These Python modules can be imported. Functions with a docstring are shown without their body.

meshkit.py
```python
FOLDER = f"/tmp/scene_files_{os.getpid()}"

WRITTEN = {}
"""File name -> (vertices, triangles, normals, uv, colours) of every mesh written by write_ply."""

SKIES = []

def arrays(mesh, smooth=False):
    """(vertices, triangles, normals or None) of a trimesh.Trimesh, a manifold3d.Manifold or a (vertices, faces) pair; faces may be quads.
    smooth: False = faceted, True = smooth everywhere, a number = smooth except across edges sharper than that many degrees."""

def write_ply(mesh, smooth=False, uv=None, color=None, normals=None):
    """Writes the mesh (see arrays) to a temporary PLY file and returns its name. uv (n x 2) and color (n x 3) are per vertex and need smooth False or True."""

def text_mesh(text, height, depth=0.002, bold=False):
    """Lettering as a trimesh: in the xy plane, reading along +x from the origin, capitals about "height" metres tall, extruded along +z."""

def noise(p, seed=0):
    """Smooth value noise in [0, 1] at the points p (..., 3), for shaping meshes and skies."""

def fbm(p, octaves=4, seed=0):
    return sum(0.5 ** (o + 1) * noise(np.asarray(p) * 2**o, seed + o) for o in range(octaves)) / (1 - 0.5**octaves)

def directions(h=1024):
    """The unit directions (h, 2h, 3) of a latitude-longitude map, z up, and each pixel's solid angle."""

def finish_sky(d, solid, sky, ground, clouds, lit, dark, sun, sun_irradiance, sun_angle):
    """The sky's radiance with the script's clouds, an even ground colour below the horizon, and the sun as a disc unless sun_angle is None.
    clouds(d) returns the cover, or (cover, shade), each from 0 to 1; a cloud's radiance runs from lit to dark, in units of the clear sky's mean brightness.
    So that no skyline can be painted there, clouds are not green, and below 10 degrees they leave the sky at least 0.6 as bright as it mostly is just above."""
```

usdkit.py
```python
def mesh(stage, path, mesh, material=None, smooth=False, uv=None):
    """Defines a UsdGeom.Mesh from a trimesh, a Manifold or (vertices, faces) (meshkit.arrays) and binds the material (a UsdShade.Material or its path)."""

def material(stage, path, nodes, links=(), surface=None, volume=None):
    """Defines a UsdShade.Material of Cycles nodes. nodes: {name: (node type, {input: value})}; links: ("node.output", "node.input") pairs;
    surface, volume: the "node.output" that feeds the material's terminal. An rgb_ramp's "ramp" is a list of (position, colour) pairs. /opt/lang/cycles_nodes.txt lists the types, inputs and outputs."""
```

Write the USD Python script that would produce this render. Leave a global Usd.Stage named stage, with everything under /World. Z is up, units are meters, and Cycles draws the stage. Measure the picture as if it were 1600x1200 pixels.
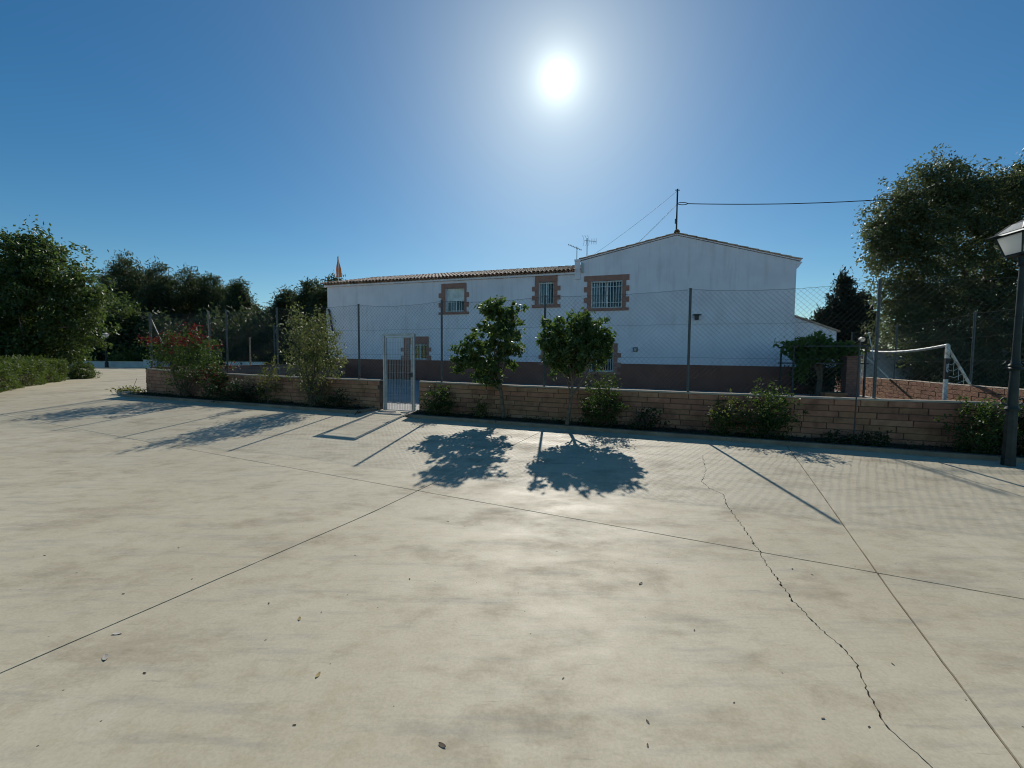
import math, random
import numpy as np, trimesh, usdkit, meshkit
import manifold3d as m3
from shapely.geometry import Polygon, LineString, box as sbox, MultiPolygon
from shapely.ops import unary_union
from pxr import Usd, UsdGeom, UsdLux, UsdShade, Gf, Sdf

rnd = random.Random(7)
nrg = np.random.default_rng(7)
stage = Usd.Stage.CreateInMemory()
UsdGeom.SetStageUpAxis(stage, 'Z')
WORLD = UsdGeom.Xform.Define(stage, '/World')
stage.SetDefaultPrim(WORLD.GetPrim())

# ------------------------------------------------------------------ camera
PITCH, ROLL = math.radians(3.134), math.radians(0.408)
cam = UsdGeom.Camera.Define(stage, '/World/camera')
cam.CreateHorizontalApertureAttr(36.0)
cam.CreateVerticalApertureAttr(27.0)
cam.CreateFocalLengthAttr(36.0 * 660 / 1600)
cam.CreateClippingRangeAttr(Gf.Vec2f(0.05, 5000))
lr, lu, lf = np.array([1, 0, 0.]), np.array([0, math.sin(PITCH), math.cos(PITCH)]), np.array([0, math.cos(PITCH), -math.sin(PITCH)])
cr, cu = math.cos(ROLL) * lr + math.sin(ROLL) * lu, -math.sin(ROLL) * lr + math.cos(ROLL) * lu
EYE = np.array([0, 0, 1.6])
cam.AddTransformOp().Set(Gf.Matrix4d(*cr, 0, *cu, 0, *(-lf), 0, *EYE, 1))
cam.CreateExposureAttr(-0.25)

# ------------------------------------------------------------------ sky and sun
SUN_EL, SUN_AZ = math.radians(32.68), math.radians(5.72)
SD = np.array([math.sin(SUN_AZ) * math.cos(SUN_EL), math.cos(SUN_AZ) * math.cos(SUN_EL), math.sin(SUN_EL)])
sky_mat = usdkit.material(stage, '/World/Looks/sky', {
    'sky': ('sky_texture', {'sky_type': 'single_scattering', 'sun_disc': False, 'sun_elevation': SUN_EL, 'sun_rotation': SUN_AZ,
                            'altitude': 300.0, 'air_density': 1.0, 'aerosol_density': 0.30, 'ozone_density': 2.2}),
    'tc': ('texture_coordinate', {}),
    'nrm': ('vector_math', {'math_type': 'normalize'}),
    'dot': ('vector_math', {'math_type': 'dot_product', 'vector2': tuple(SD)}),
    'ang': ('math', {'math_type': 'arccosine', 'use_clamp': False}),
    # the sun's own disc with the bright aureole round it
    'c1': ('math', {'math_type': 'multiply', 'value2': -36.0}), 'c2': ('math', {'math_type': 'exponent'}), 'c3': ('math', {'math_type': 'multiply', 'value2': 19.0}),
    'a1': ('math', {'math_type': 'multiply', 'value2': -9.0}), 'a2': ('math', {'math_type': 'exponent'}), 'a3': ('math', {'math_type': 'multiply', 'value2': 2.6}),
    'b1': ('math', {'math_type': 'multiply', 'value2': -3.0}), 'b2': ('math', {'math_type': 'exponent'}), 'b3': ('math', {'math_type': 'multiply', 'value2': 1.9}),
    's1': ('math', {'math_type': 'add'}), 's2': ('math', {'math_type': 'add'}),
    'cc': ('combine_color', {}),
    'shue': ('mix', {'mix_type': 'multiply', 'fac': 1.0, 'color2': (1.02, 1.20, 1.15)}),
    'hs': ('hsv', {'saturation': 1.38, 'value': 1.0, 'fac': 1.0}),
    'tint': ('mix', {'mix_type': 'multiply', 'fac': 1.0, 'color2': (0.95, 1.0, 0.85)}),
    'add': ('mix', {'mix_type': 'add', 'fac': 1.0}),
    'bg': ('background_shader', {'strength': 0.080}),
}, [('tc.generated', 'nrm.vector1'), ('nrm.vector', 'dot.vector1'), ('dot.value', 'ang.value1'), ('ang.value', 'c1.value1'), ('c1.value', 'c2.value1'), ('c2.value', 'c3.value1'),
    ('ang.value', 'a1.value1'), ('a1.value', 'a2.value1'), ('a2.value', 'a3.value1'),
    ('ang.value', 'b1.value1'), ('b1.value', 'b2.value1'), ('b2.value', 'b3.value1'),
    ('a3.value', 's1.value1'), ('b3.value', 's1.value2'), ('s1.value', 's2.value1'), ('c3.value', 's2.value2'),
    ('s2.value', 'cc.r'), ('s2.value', 'cc.g'), ('s2.value', 'cc.b'), ('cc.color', 'tint.color1'),
    ('sky.color', 'hs.color'), ('hs.color', 'shue.color1'), ('shue.color', 'add.color1'), ('tint.color', 'add.color2'), ('add.color', 'bg.color')], surface='bg.background')
dome = UsdLux.DomeLight.Define(stage, '/World/sky')
dome.CreateIntensityAttr(1.0)
UsdShade.MaterialBindingAPI.Apply(dome.GetPrim()).Bind(sky_mat)
dome.GetPrim().SetCustomDataByKey('kind', 'structure')
sun = UsdLux.DistantLight.Define(stage, '/World/sun')
sun.CreateIntensityAttr(1.2)
sun.CreateAngleAttr(0.53)
sun.CreateNormalizeAttr(True)
sun.CreateColorAttr(Gf.Vec3f(1.0, 0.945, 0.86))
zx = np.cross([0, 0, 1.0], SD); zx /= np.linalg.norm(zx); zy = np.cross(SD, zx)
sun.AddTransformOp().Set(Gf.Matrix4d(*zx, 0, *zy, 0, *SD, 0, 0, 0, 0, 1))

# ------------------------------------------------------------------ naming helpers
_used = {}
def numbered(parent, name):
    k = (parent, name); n = _used.get(k, 0); _used[k] = n + 1
    return f'{parent}/{name}' if n == 0 else f'{parent}/{name}_{n:03d}'

def tag(prim, label=None, category=None, group=None, kind=None):
    prim = prim.GetPrim() if hasattr(prim, 'GetPrim') else prim
    for k, v in (('label', label), ('category', category), ('group', group), ('kind', kind)):
        if v:
            prim.SetCustomDataByKey(k, v)
    return prim

def thing(name, label, category, loc=(0, 0, 0), rot=0.0, group=None):
    x = UsdGeom.Xform.Define(stage, numbered('/World', name))
    x.AddTranslateOp().Set(Gf.Vec3d(*map(float, loc)))
    if rot:
        x.AddRotateZOp().Set(math.degrees(rot))
    tag(x, label, category, group)
    x.loc, x.rot = np.array(loc, float), rot
    return x

def obj(name, mesh, mat, parent=None, smooth=False):
    base = str(parent.GetPath()) if parent is not None else '/World'
    m = usdkit.mesh(stage, numbered(base, name), mesh, mat, smooth=smooth)
    return m

def struct(name, mesh, mat, smooth=False, kind='structure'):
    m = obj(name, mesh, mat, None, smooth)
    tag(m, kind=kind)
    return m

# ------------------------------------------------------------------ mesh builder
class MB:
    def __init__(self, origin=(0, 0, 0)):
        self.v, self.f, self.n, self.o = [], [], 0, np.array(origin, float)
    def add(self, v, f):
        v = np.asarray(v, float) - self.o; f = np.asarray(f, int)
        if f.shape[1] == 4:
            f = np.vstack([f[:, [0, 1, 2]], f[:, [0, 2, 3]]])
        self.v.append(v); self.f.append(f + self.n); self.n += len(v)
        return self
    def hexa(self, c):   # c: 8 corners, bottom ring (ccw) then top ring
        return self.add(c, [[3, 2, 1, 0], [4, 5, 6, 7], [0, 1, 5, 4], [1, 2, 6, 5], [2, 3, 7, 6], [3, 0, 4, 7]])
    def box(self, a, b, X=(1, 0, 0), Y=(0, 1, 0), Z=(0, 0, 1), o=(0, 0, 0)):
        X, Y, Z, o = map(lambda q: np.asarray(q, float), (X, Y, Z, o))
        (x0, y0, z0), (x1, y1, z1) = a, b
        pts = [(x0, y0, z0), (x1, y0, z0), (x1, y1, z0), (x0, y1, z0), (x0, y0, z1), (x1, y0, z1), (x1, y1, z1), (x0, y1, z1)]
        return self.hexa([o + p[0] * X + p[1] * Y + p[2] * Z for p in pts])
    def tube(self, pts, r, sides=8, cap=True):
        p = np.asarray(pts, float)
        r = np.broadcast_to(r, (len(p),)).astype(float)
        t = np.gradient(p, axis=0); t /= np.linalg.norm(t, axis=1, keepdims=True) + 1e-12
        ref = np.array([0, 0, 1.0]) if abs(t[0][2]) < 0.9 else np.array([1.0, 0, 0])
        a = np.cross(t, ref); a /= np.linalg.norm(a, axis=1, keepdims=True) + 1e-12
        b = np.cross(t, a)
        ang = np.arange(sides) * 2 * np.pi / sides
        v = p[:, None] + r[:, None, None] * (np.cos(ang)[None, :, None] * a[:, None] + np.sin(ang)[None, :, None] * b[:, None])
        i, j = np.meshgrid(np.arange(len(p) - 1), np.arange(sides), indexing='ij')
        q = np.stack([i * sides + j, i * sides + (j + 1) % sides, (i + 1) * sides + (j + 1) % sides, (i + 1) * sides + j], -1).reshape(-1, 4)
        v = v.reshape(-1, 3)
        f = np.vstack([q[:, [0, 2, 1]], q[:, [0, 3, 2]]])
        if cap:
            k = len(v); e = (len(p) - 1) * sides
            v = np.vstack([v, p[:1], p[-1:]])
            f = np.vstack([f, [[k, s, (s + 1) % sides] for s in range(sides)], [[k + 1, e + (s + 1) % sides, e + s] for s in range(sides)]])
        return self.add(v, f)
    def lathe(self, c, prof, sides=12):    # prof: (radius, z)
        c = np.asarray(c, float); ang = np.arange(sides) * 2 * np.pi / sides + math.pi / sides
        v = np.array([[c[0] + r * math.cos(a), c[1] + r * math.sin(a), c[2] + z] for r, z in prof for a in ang])
        i, j = np.meshgrid(np.arange(len(prof) - 1), np.arange(sides), indexing='ij')
        q = np.stack([i * sides + j, i * sides + (j + 1) % sides, (i + 1) * sides + (j + 1) % sides, (i + 1) * sides + j], -1).reshape(-1, 4)
        return self.add(v, q)
    def poly(self, P, z0, z1, fn):        # extrude a shapely polygon; fn maps (a, b, c) rows to world
        for g in (P.geoms if hasattr(P, 'geoms') else [P]):
            m = trimesh.creation.extrude_polygon(g, z1 - z0)
            v = np.array(m.vertices); v[:, 2] += z0
            self.add(fn(v), m.faces)
        return self
    def mesh(self):
        return np.vstack(self.v), np.vstack(self.f)
    def build(self, name, mat, parent=None, smooth=False):
        return obj(name, self.mesh(), mat, parent, smooth)

# ------------------------------------------------------------------ site geometry: u runs along the front wall, s across it (away from the yard)
F0 = np.array([-1.777, 10.85])
TH = math.radians(-20.0)
UD, SN = np.array([math.cos(TH), math.sin(TH)]), np.array([-math.sin(TH), math.cos(TH)])
def W(u, s):
    return F0 + u * UD + s * SN
def US(x, y):
    p = np.stack([np.asarray(x, float) - F0[0], np.asarray(y, float) - F0[1]], -1)
    return p @ UD, p @ SN
def gus(u, s):
    u, s = np.asarray(u, float), np.asarray(s, float)
    gk = 0.21 - 0.011 * np.clip(u, -16, 14)
    near = np.clip((s + 6.0) / 5.15, 0, 1) * gk
    far = gk + (0.455 - 0.0149 * np.clip(u, -16, 14) - gk) * np.clip((s + 0.85) / 11.0, 0, 1)
    return np.where(s <= -0.85, near, far)
def gz(x, y):
    return gus(*US(x, y))
def W3(u, s, dz=0.0):
    x, y = W(u, s)
    return np.array([x, y, float(gus(u, s)) + dz])
def strip_u(px, s):     # the u at which the line of constant s crosses the viewing direction of picture column px (out of 1600)
    r = (px - 800) / 660.0
    o = F0 + s * SN
    return (r * o[1] - o[0]) / (UD[0] - r * UD[1])

# house frame: v along the facade, w inwards
HB, HT = np.array([-6.28, 22.99]), math.radians(-16.834)
HE, HN = np.array([math.cos(HT), math.sin(HT)]), np.array([-math.sin(HT), math.cos(HT)])
def Hm(v):              # rows (v along facade, z, w) -> world
    v = np.asarray(v, float)
    xy = HB + v[:, :1] * HE + v[:, 2:3] * HN
    return np.column_stack([xy, v[:, 1]])
def H1(v, z, w=0.0):
    return Hm(np.array([[v, z, w]]))[0]

# ------------------------------------------------------------------ materials
M = {}
def noise_mat(name, c1, c2, scale=3.0, rough=0.7, bump=0.3, bscale=40.0, bdist=0.004, spec=0.4, detail=6.0, lo=0.35, hi=0.68, metallic=0.0, c3=None, s3=0.6):
    nodes = {'g': ('geometry', {}),
             'n': ('noise_texture', {'scale': scale, 'detail': detail, 'roughness': 0.6}),
             'r': ('rgb_ramp', {'ramp': [(0, c1), (lo, c1), (hi, c2), (1, c2)]}),
             'nb': ('noise_texture', {'scale': bscale, 'detail': 5.0, 'roughness': 0.6}),
             'b': ('bump', {'strength': bump, 'distance': bdist}),
             'p': ('principled_bsdf', {'roughness': rough, 'specular_ior_level': spec, 'metallic': metallic})}
    links = [('g.position', 'n.vector'), ('n.fac', 'r.fac'), ('g.position', 'nb.vector'), ('nb.fac', 'b.height'), ('b.normal', 'p.normal')]
    if c3 is not None:
        nodes['n3'] = ('noise_texture', {'scale': s3, 'detail': 5.0, 'roughness': 0.65})
        nodes['r3'] = ('rgb_ramp', {'ramp': [(0, (0, 0, 0)), (0.48, (0, 0, 0)), (0.68, (1, 1, 1)), (1, (1, 1, 1))]})
        nodes['mx'] = ('mix', {'color2': c3})
        links += [('g.position', 'n3.vector'), ('n3.fac', 'r3.fac'), ('r3.color', 'mx.fac'), ('r.color', 'mx.color1'), ('mx.color', 'p.base_color')]
    else:
        links.append(('r.color', 'p.base_color'))
    M[name] = usdkit.material(stage, f'/World/Looks/{name}', nodes, links, surface='p.BSDF')
    return M[name]

# poured concrete: warm grey, cloudy brown stains, trowel streaks, fine pits
M['concrete'] = usdkit.material(stage, '/World/Looks/concrete', {
    'g': ('geometry', {}),
    'rot': ('mapping', {'mapping_type': 'point', 'rotation': (0, 0, 0.45), 'scale': (0.9, 1.7, 1.0)}),
    'rot2': ('mapping', {'mapping_type': 'point', 'rotation': (0, 0, -0.5), 'scale': (0.7, 5.0, 1.0)}),
    'big': ('noise_texture', {'scale': 0.45, 'detail': 7.0, 'roughness': 0.62, 'distortion': 0.15}),
    'bigr': ('rgb_ramp', {'ramp': [(0.0, (0.475, 0.410, 0.275)), (0.40, (0.519, 0.454, 0.314)), (0.55, (0.557, 0.494, 0.349)), (0.75, (0.626, 0.556, 0.399)), (1, (0.597, 0.538, 0.420))]}),
    'st': ('noise_texture', {'scale': 1.3, 'detail': 12.0, 'roughness': 0.70, 'distortion': 0.12}),
    'str': ('rgb_ramp', {'ramp': [(0, (0, 0, 0)), (0.50, (0, 0, 0)), (0.55, (0.22, 0.22, 0.22)), (0.60, (0.50, 0.50, 0.50)), (0.70, (0.95, 0.95, 0.95)), (1, (1, 1, 1))]}),
    'stm': ('mix', {'color2': (0.345, 0.29, 0.195)}),
    'str2': ('noise_texture', {'scale': 1.6, 'detail': 9.0, 'roughness': 0.7, 'distortion': 0.1}),
    'str2r': ('rgb_ramp', {'ramp': [(0, (0, 0, 0)), (0.52, (0, 0, 0)), (0.66, (0.5, 0.5, 0.5)), (1, (0.85, 0.85, 0.85))]}),
    'grey': ('mix', {'color2': (0.33, 0.315, 0.255)}),
    'pale': ('noise_texture', {'scale': 0.8, 'detail': 8.0, 'roughness': 0.7, 'distortion': 0.2}),
    'paler': ('rgb_ramp', {'ramp': [(0, (0, 0, 0)), (0.6, (0, 0, 0)), (0.75, (0.5, 0.5, 0.5)), (1, (0.8, 0.8, 0.8))]}),
    'palem': ('mix', {'color2': (0.655, 0.588, 0.465)}),
    'fine': ('noise_texture', {'scale': 60.0, 'detail': 6.0, 'roughness': 0.7}),
    'finer': ('rgb_ramp', {'ramp': [(0, (0.70, 0.70, 0.69)), (0.42, (0.93, 0.93, 0.93)), (0.55, (1.02, 1.02, 1.02)), (1, (1.2, 1.2, 1.2))]}),
    'mid': ('noise_texture', {'scale': 5.5, 'detail': 9.0, 'roughness': 0.74, 'distortion': 0.1}),
    'midr': ('rgb_ramp', {'ramp': [(0, (0.74, 0.715, 0.65)), (0.40, (0.90, 0.885, 0.84)), (0.5, (1.0, 1.0, 1.0)), (0.64, (1.05, 1.055, 1.06)), (1, (1.12, 1.12, 1.12))]}),
    'midm': ('mix', {'mix_type': 'multiply', 'fac': 0.65}),
    'finem': ('mix', {'mix_type': 'multiply', 'fac': 0.8}),
    'pit': ('voronoi_texture', {'scale': 8.0, 'feature': 'f1'}),
    'pitr': ('rgb_ramp', {'ramp': [(0, (1, 1, 1)), (0.028, (1, 1, 1)), (0.045, (0, 0, 0)), (1, (0, 0, 0))]}),
    'pitn': ('noise_texture', {'scale': 1.3, 'detail': 2.0}),
    'pitg': ('math', {'math_type': 'greater_than', 'value2': 0.50}),
    'pitx': ('mix', {'mix_type': 'multiply', 'fac': 1.0}),
    'pitm': ('mix', {'color2': (0.09, 0.075, 0.05)}),
    'scm': ('mapping', {'mapping_type': 'point', 'rotation': (0, 0, 0.9), 'scale': (1.3, 14.0, 1.0)}),
    'sc': ('noise_texture', {'scale': 1.5, 'detail': 6.0, 'roughness': 0.75}),
    'scr': ('rgb_ramp', {'ramp': [(0, (0, 0, 0)), (0.62, (0, 0, 0)), (0.70, (0.55, 0.55, 0.55)), (1, (0.8, 0.8, 0.8))]}),
    'scx': ('mix', {'color2': (0.20, 0.185, 0.15)}),
    'rr': ('map_range', {'from_min': 0.35, 'from_max': 0.7, 'to_min': 0.58, 'to_max': 0.80, 'clamp': True}),
    'nb': ('noise_texture', {'scale': 25.0, 'detail': 8.0, 'roughness': 0.65}),
    'nb2': ('noise_texture', {'scale': 3.0, 'detail': 3.0}),
    'b': ('bump', {'strength': 0.22, 'distance': 0.004}),
    'b2': ('bump', {'strength': 0.12, 'distance': 0.008}),
    'p': ('principled_bsdf', {'specular_ior_level': 0.32}),
}, [('g.position', 'big.vector'), ('big.fac', 'bigr.fac'), ('g.position', 'rot.vector'), ('rot.vector', 'st.vector'), ('st.fac', 'str.fac'),
    ('bigr.color', 'stm.color1'), ('str.color', 'stm.fac'), ('g.position', 'rot2.vector'), ('rot2.vector', 'str2.vector'), ('str2.fac', 'str2r.fac'),
    ('stm.color', 'grey.color1'), ('str2r.color', 'grey.fac'), ('rot.vector', 'pale.vector'), ('pale.fac', 'paler.fac'), ('grey.color', 'palem.color1'), ('paler.color', 'palem.fac'),
    ('g.position', 'fine.vector'), ('fine.fac', 'finer.fac'), ('g.position', 'mid.vector'), ('mid.fac', 'midr.fac'), ('palem.color', 'midm.color1'), ('midr.color', 'midm.color2'), ('midm.color', 'finem.color1'), ('finer.color', 'finem.color2'),
    ('g.position', 'pit.vector'), ('pit.distance', 'pitr.fac'), ('g.position', 'pitn.vector'), ('pitn.fac', 'pitg.value1'),
    ('pitr.color', 'pitx.color1'), ('pitg.value', 'pitx.color2'), ('pitx.color', 'pitm.fac'), ('finem.color', 'pitm.color1'), ('g.position', 'scm.vector'), ('scm.vector', 'sc.vector'), ('sc.fac', 'scr.fac'), ('pitm.color', 'scx.color1'), ('scr.color', 'scx.fac'), ('scx.color', 'p.base_color'),
    ('st.fac', 'rr.value'), ('rr.result', 'p.roughness'), ('g.position', 'nb.vector'), ('nb.fac', 'b.height'), ('g.position', 'nb2.vector'), ('nb2.fac', 'b2.height'), ('b.normal', 'b2.normal'), ('b2.normal', 'p.normal')], surface='p.BSDF')

noise_mat('court_concrete', (0.30, 0.29, 0.27), (0.40, 0.385, 0.35), scale=0.9, rough=0.7, c3=(0.24, 0.215, 0.18), s3=0.5)
noise_mat('soil', (0.05, 0.035, 0.024), (0.12, 0.085, 0.055), scale=5, rough=0.95, bump=0.8, bscale=30, bdist=0.03)
noise_mat('field', (0.10, 0.085, 0.05), (0.15, 0.12, 0.075), scale=0.4, rough=0.95, bump=0.6, bscale=6, bdist=0.05, c3=(0.07, 0.085, 0.035), s3=0.15)
noise_mat('kerb_mat', (0.13, 0.10, 0.07), (0.21, 0.17, 0.125), scale=4, rough=0.8, c3=(0.12, 0.095, 0.07), s3=1.2)
noise_mat('mortar', (0.06, 0.045, 0.035), (0.11, 0.085, 0.065), scale=6, rough=0.95, bump=0.5, bscale=60)
noise_mat('coping_mat', (0.31, 0.24, 0.17), (0.43, 0.35, 0.27), scale=3, rough=0.85, bump=0.4, bscale=40, c3=(0.30, 0.25, 0.2), s3=1.5)
bricks = []
for i, (a, b) in enumerate([((0.257, 0.122, 0.067), (0.310, 0.157, 0.087)), ((0.302, 0.155, 0.086), (0.351, 0.187, 0.105)), ((0.207, 0.094, 0.055), (0.266, 0.127, 0.074)), ((0.288, 0.124, 0.074), (0.333, 0.157, 0.097)), ((0.239, 0.103, 0.064), (0.288, 0.131, 0.081)), ((0.324, 0.161, 0.097), (0.360, 0.187, 0.113))]):
    bricks.append(noise_mat(f'brick_tone_{i + 1}', a, b, scale=9, rough=0.9, bump=0.55, bscale=55, bdist=0.006, c3=tuple(0.62 * x for x in a), s3=3.0))
M['white_plaster'] = usdkit.material(stage, '/World/Looks/white_plaster', {
    'g': ('geometry', {}), 'm': ('mapping', {'mapping_type': 'point', 'scale': (1.0, 1.0, 0.10)}),
    'n': ('noise_texture', {'scale': 1.1, 'detail': 6.0, 'roughness': 0.6}), 'r': ('rgb_ramp', {'ramp': [(0.3, (0.665, 0.595, 0.635)), (0.7, (0.76, 0.69, 0.725))]}),
    's': ('noise_texture', {'scale': 5.0, 'detail': 6.0, 'roughness': 0.65}), 'sr': ('rgb_ramp', {'ramp': [(0, (1, 1, 1)), (0.5, (1, 1, 1)), (0.68, (0.86, 0.85, 0.83)), (1, (0.76, 0.75, 0.72))]}),
    'k': ('mix', {'mix_type': 'multiply', 'fac': 0.8}),
    'pt': ('noise_texture', {'scale': 0.45, 'detail': 7.0, 'roughness': 0.7}), 'pr': ('rgb_ramp', {'ramp': [(0, (0.88, 0.87, 0.86)), (0.42, (0.97, 0.97, 0.97)), (0.55, (1, 1, 1)), (1, (1.04, 1.04, 1.04))]}), 'k2': ('mix', {'mix_type': 'multiply', 'fac': 1.0}),
    'nb': ('noise_texture', {'scale': 22.0, 'detail': 6.0, 'roughness': 0.65}), 'b': ('bump', {'strength': 0.45, 'distance': 0.008}), 'p': ('principled_bsdf', {'roughness': 0.88, 'specular_ior_level': 0.3})},
    [('g.position', 'n.vector'), ('n.fac', 'r.fac'), ('g.position', 'm.vector'), ('m.vector', 's.vector'), ('s.fac', 'sr.fac'), ('r.color', 'k.color1'), ('sr.color', 'k.color2'), ('g.position', 'pt.vector'), ('pt.fac', 'pr.fac'), ('k.color', 'k2.color1'), ('pr.color', 'k2.color2'), ('k2.color', 'p.base_color'),
     ('g.position', 'nb.vector'), ('nb.fac', 'b.height'), ('b.normal', 'p.normal')], surface='p.BSDF')
noise_mat('white_wash', (0.60, 0.60, 0.58), (0.74, 0.73, 0.71), scale=1.5, rough=0.9, bump=0.5, bscale=20, bdist=0.01, c3=(0.42, 0.41, 0.38), s3=0.5)
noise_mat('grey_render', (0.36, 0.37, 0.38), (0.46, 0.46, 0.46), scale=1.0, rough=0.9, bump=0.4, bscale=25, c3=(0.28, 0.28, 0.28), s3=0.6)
noise_mat('dado_paint', (0.20, 0.074, 0.05), (0.24, 0.098, 0.066), scale=1.2, rough=0.8, bump=0.4, bscale=30, bdist=0.006, c3=(0.165, 0.066, 0.046), s3=0.5)
noise_mat('quoin_stone', (0.28, 0.13, 0.10), (0.34, 0.17, 0.13), scale=4, rough=0.85, bump=0.4, bscale=40)
noise_mat('roof_clay', (0.36, 0.22, 0.15), (0.56, 0.42, 0.32), scale=2.8, rough=0.85, bump=0.4, bscale=30, c3=(0.16, 0.125, 0.09), s3=1.5)
noise_mat('galvanised', (0.27, 0.28, 0.28), (0.40, 0.41, 0.41), scale=8, rough=0.38, bump=0.1, metallic=0.6, spec=0.5)
noise_mat('post_paint', (0.045, 0.055, 0.055), (0.08, 0.09, 0.09), scale=6, rough=0.5, bump=0.15, spec=0.5)
noise_mat('wire_green', (0.035, 0.045, 0.043), (0.06, 0.07, 0.068), scale=12, rough=0.9, bump=0.0, spec=0.15)
noise_mat('dark_metal', (0.018, 0.018, 0.02), (0.035, 0.035, 0.036), scale=8, rough=0.45, bump=0.2, bscale=30, spec=0.5)
noise_mat('lamp_iron', (0.010, 0.016, 0.015), (0.022, 0.030, 0.028), scale=8, rough=0.5, bump=0.2, bscale=40, spec=0.3)
noise_mat('white_metal', (0.66, 0.67, 0.67), (0.78, 0.78, 0.77), scale=6, rough=0.42, bump=0.1, c3=(0.5, 0.48, 0.44), s3=3)
noise_mat('goal_paint', (0.46, 0.45, 0.42), (0.60, 0.59, 0.55), scale=6, rough=0.5, bump=0.2, c3=(0.42, 0.35, 0.28), s3=4)
noise_mat('black_rubber', (0.012, 0.012, 0.012), (0.03, 0.03, 0.03), scale=10, rough=0.6)
noise_mat('net_cord', (0.55, 0.53, 0.48), (0.68, 0.66, 0.6), scale=10, rough=0.9)
noise_mat('orange_cloth', (0.62, 0.14, 0.03), (0.72, 0.20, 0.05), scale=3, rough=0.9)
noise_mat('flat_stone', (0.28, 0.25, 0.21), (0.42, 0.38, 0.33), scale=5, rough=0.9, bump=0.6, bscale=20, bdist=0.01)
noise_mat('bark', (0.075, 0.05, 0.035), (0.16, 0.12, 0.085), scale=12, rough=0.95, bump=0.9, bscale=35, bdist=0.015)
noise_mat('pale_bark', (0.14, 0.115, 0.09), (0.26, 0.22, 0.18), scale=10, rough=0.95, bump=0.8, bscale=35, bdist=0.012)
noise_mat('red_brick_dark', (0.20, 0.085, 0.06), (0.29, 0.13, 0.09), scale=6, rough=0.9, bump=0.6, bscale=30)
noise_mat('terracotta', (0.40, 0.14, 0.06), (0.50, 0.20, 0.09), scale=5, rough=0.9)
noise_mat('dark_cladding', (0.16, 0.065, 0.05), (0.22, 0.10, 0.075), scale=5, rough=0.9)
noise_mat('leaf_litter', (0.035, 0.025, 0.015), (0.09, 0.06, 0.03), scale=20, rough=0.7)
noise_mat('straw_litter', (0.32, 0.23, 0.08), (0.42, 0.33, 0.14), scale=20, rough=0.8)
noise_mat('pale_litter', (0.40, 0.36, 0.29), (0.55, 0.5, 0.42), scale=20, rough=0.8)
M['pane'] = usdkit.material(stage, '/World/Looks/pane', {
    'f': ('fresnel', {'IOR': 1.5}), 't': ('transparent_bsdf', {'color': (0.75, 0.8, 0.82)}), 'gl': ('glossy_bsdf', {'roughness': 0.03, 'color': (0.9, 0.9, 0.9)}), 'm': ('mix_closure', {})},
    [('f.fac', 'm.fac'), ('t.BSDF', 'm.closure1'), ('gl.BSDF', 'm.closure2')], surface='m.closure')
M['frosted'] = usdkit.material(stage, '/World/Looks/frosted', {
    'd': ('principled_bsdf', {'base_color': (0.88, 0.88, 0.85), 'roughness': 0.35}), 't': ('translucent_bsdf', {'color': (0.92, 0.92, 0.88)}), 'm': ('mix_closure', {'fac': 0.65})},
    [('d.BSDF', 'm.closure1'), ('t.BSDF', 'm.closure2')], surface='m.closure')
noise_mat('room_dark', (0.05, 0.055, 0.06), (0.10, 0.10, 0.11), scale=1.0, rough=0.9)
noise_mat('curtain', (0.45, 0.45, 0.46), (0.6, 0.6, 0.6), scale=2.0, rough=0.9)

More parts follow.
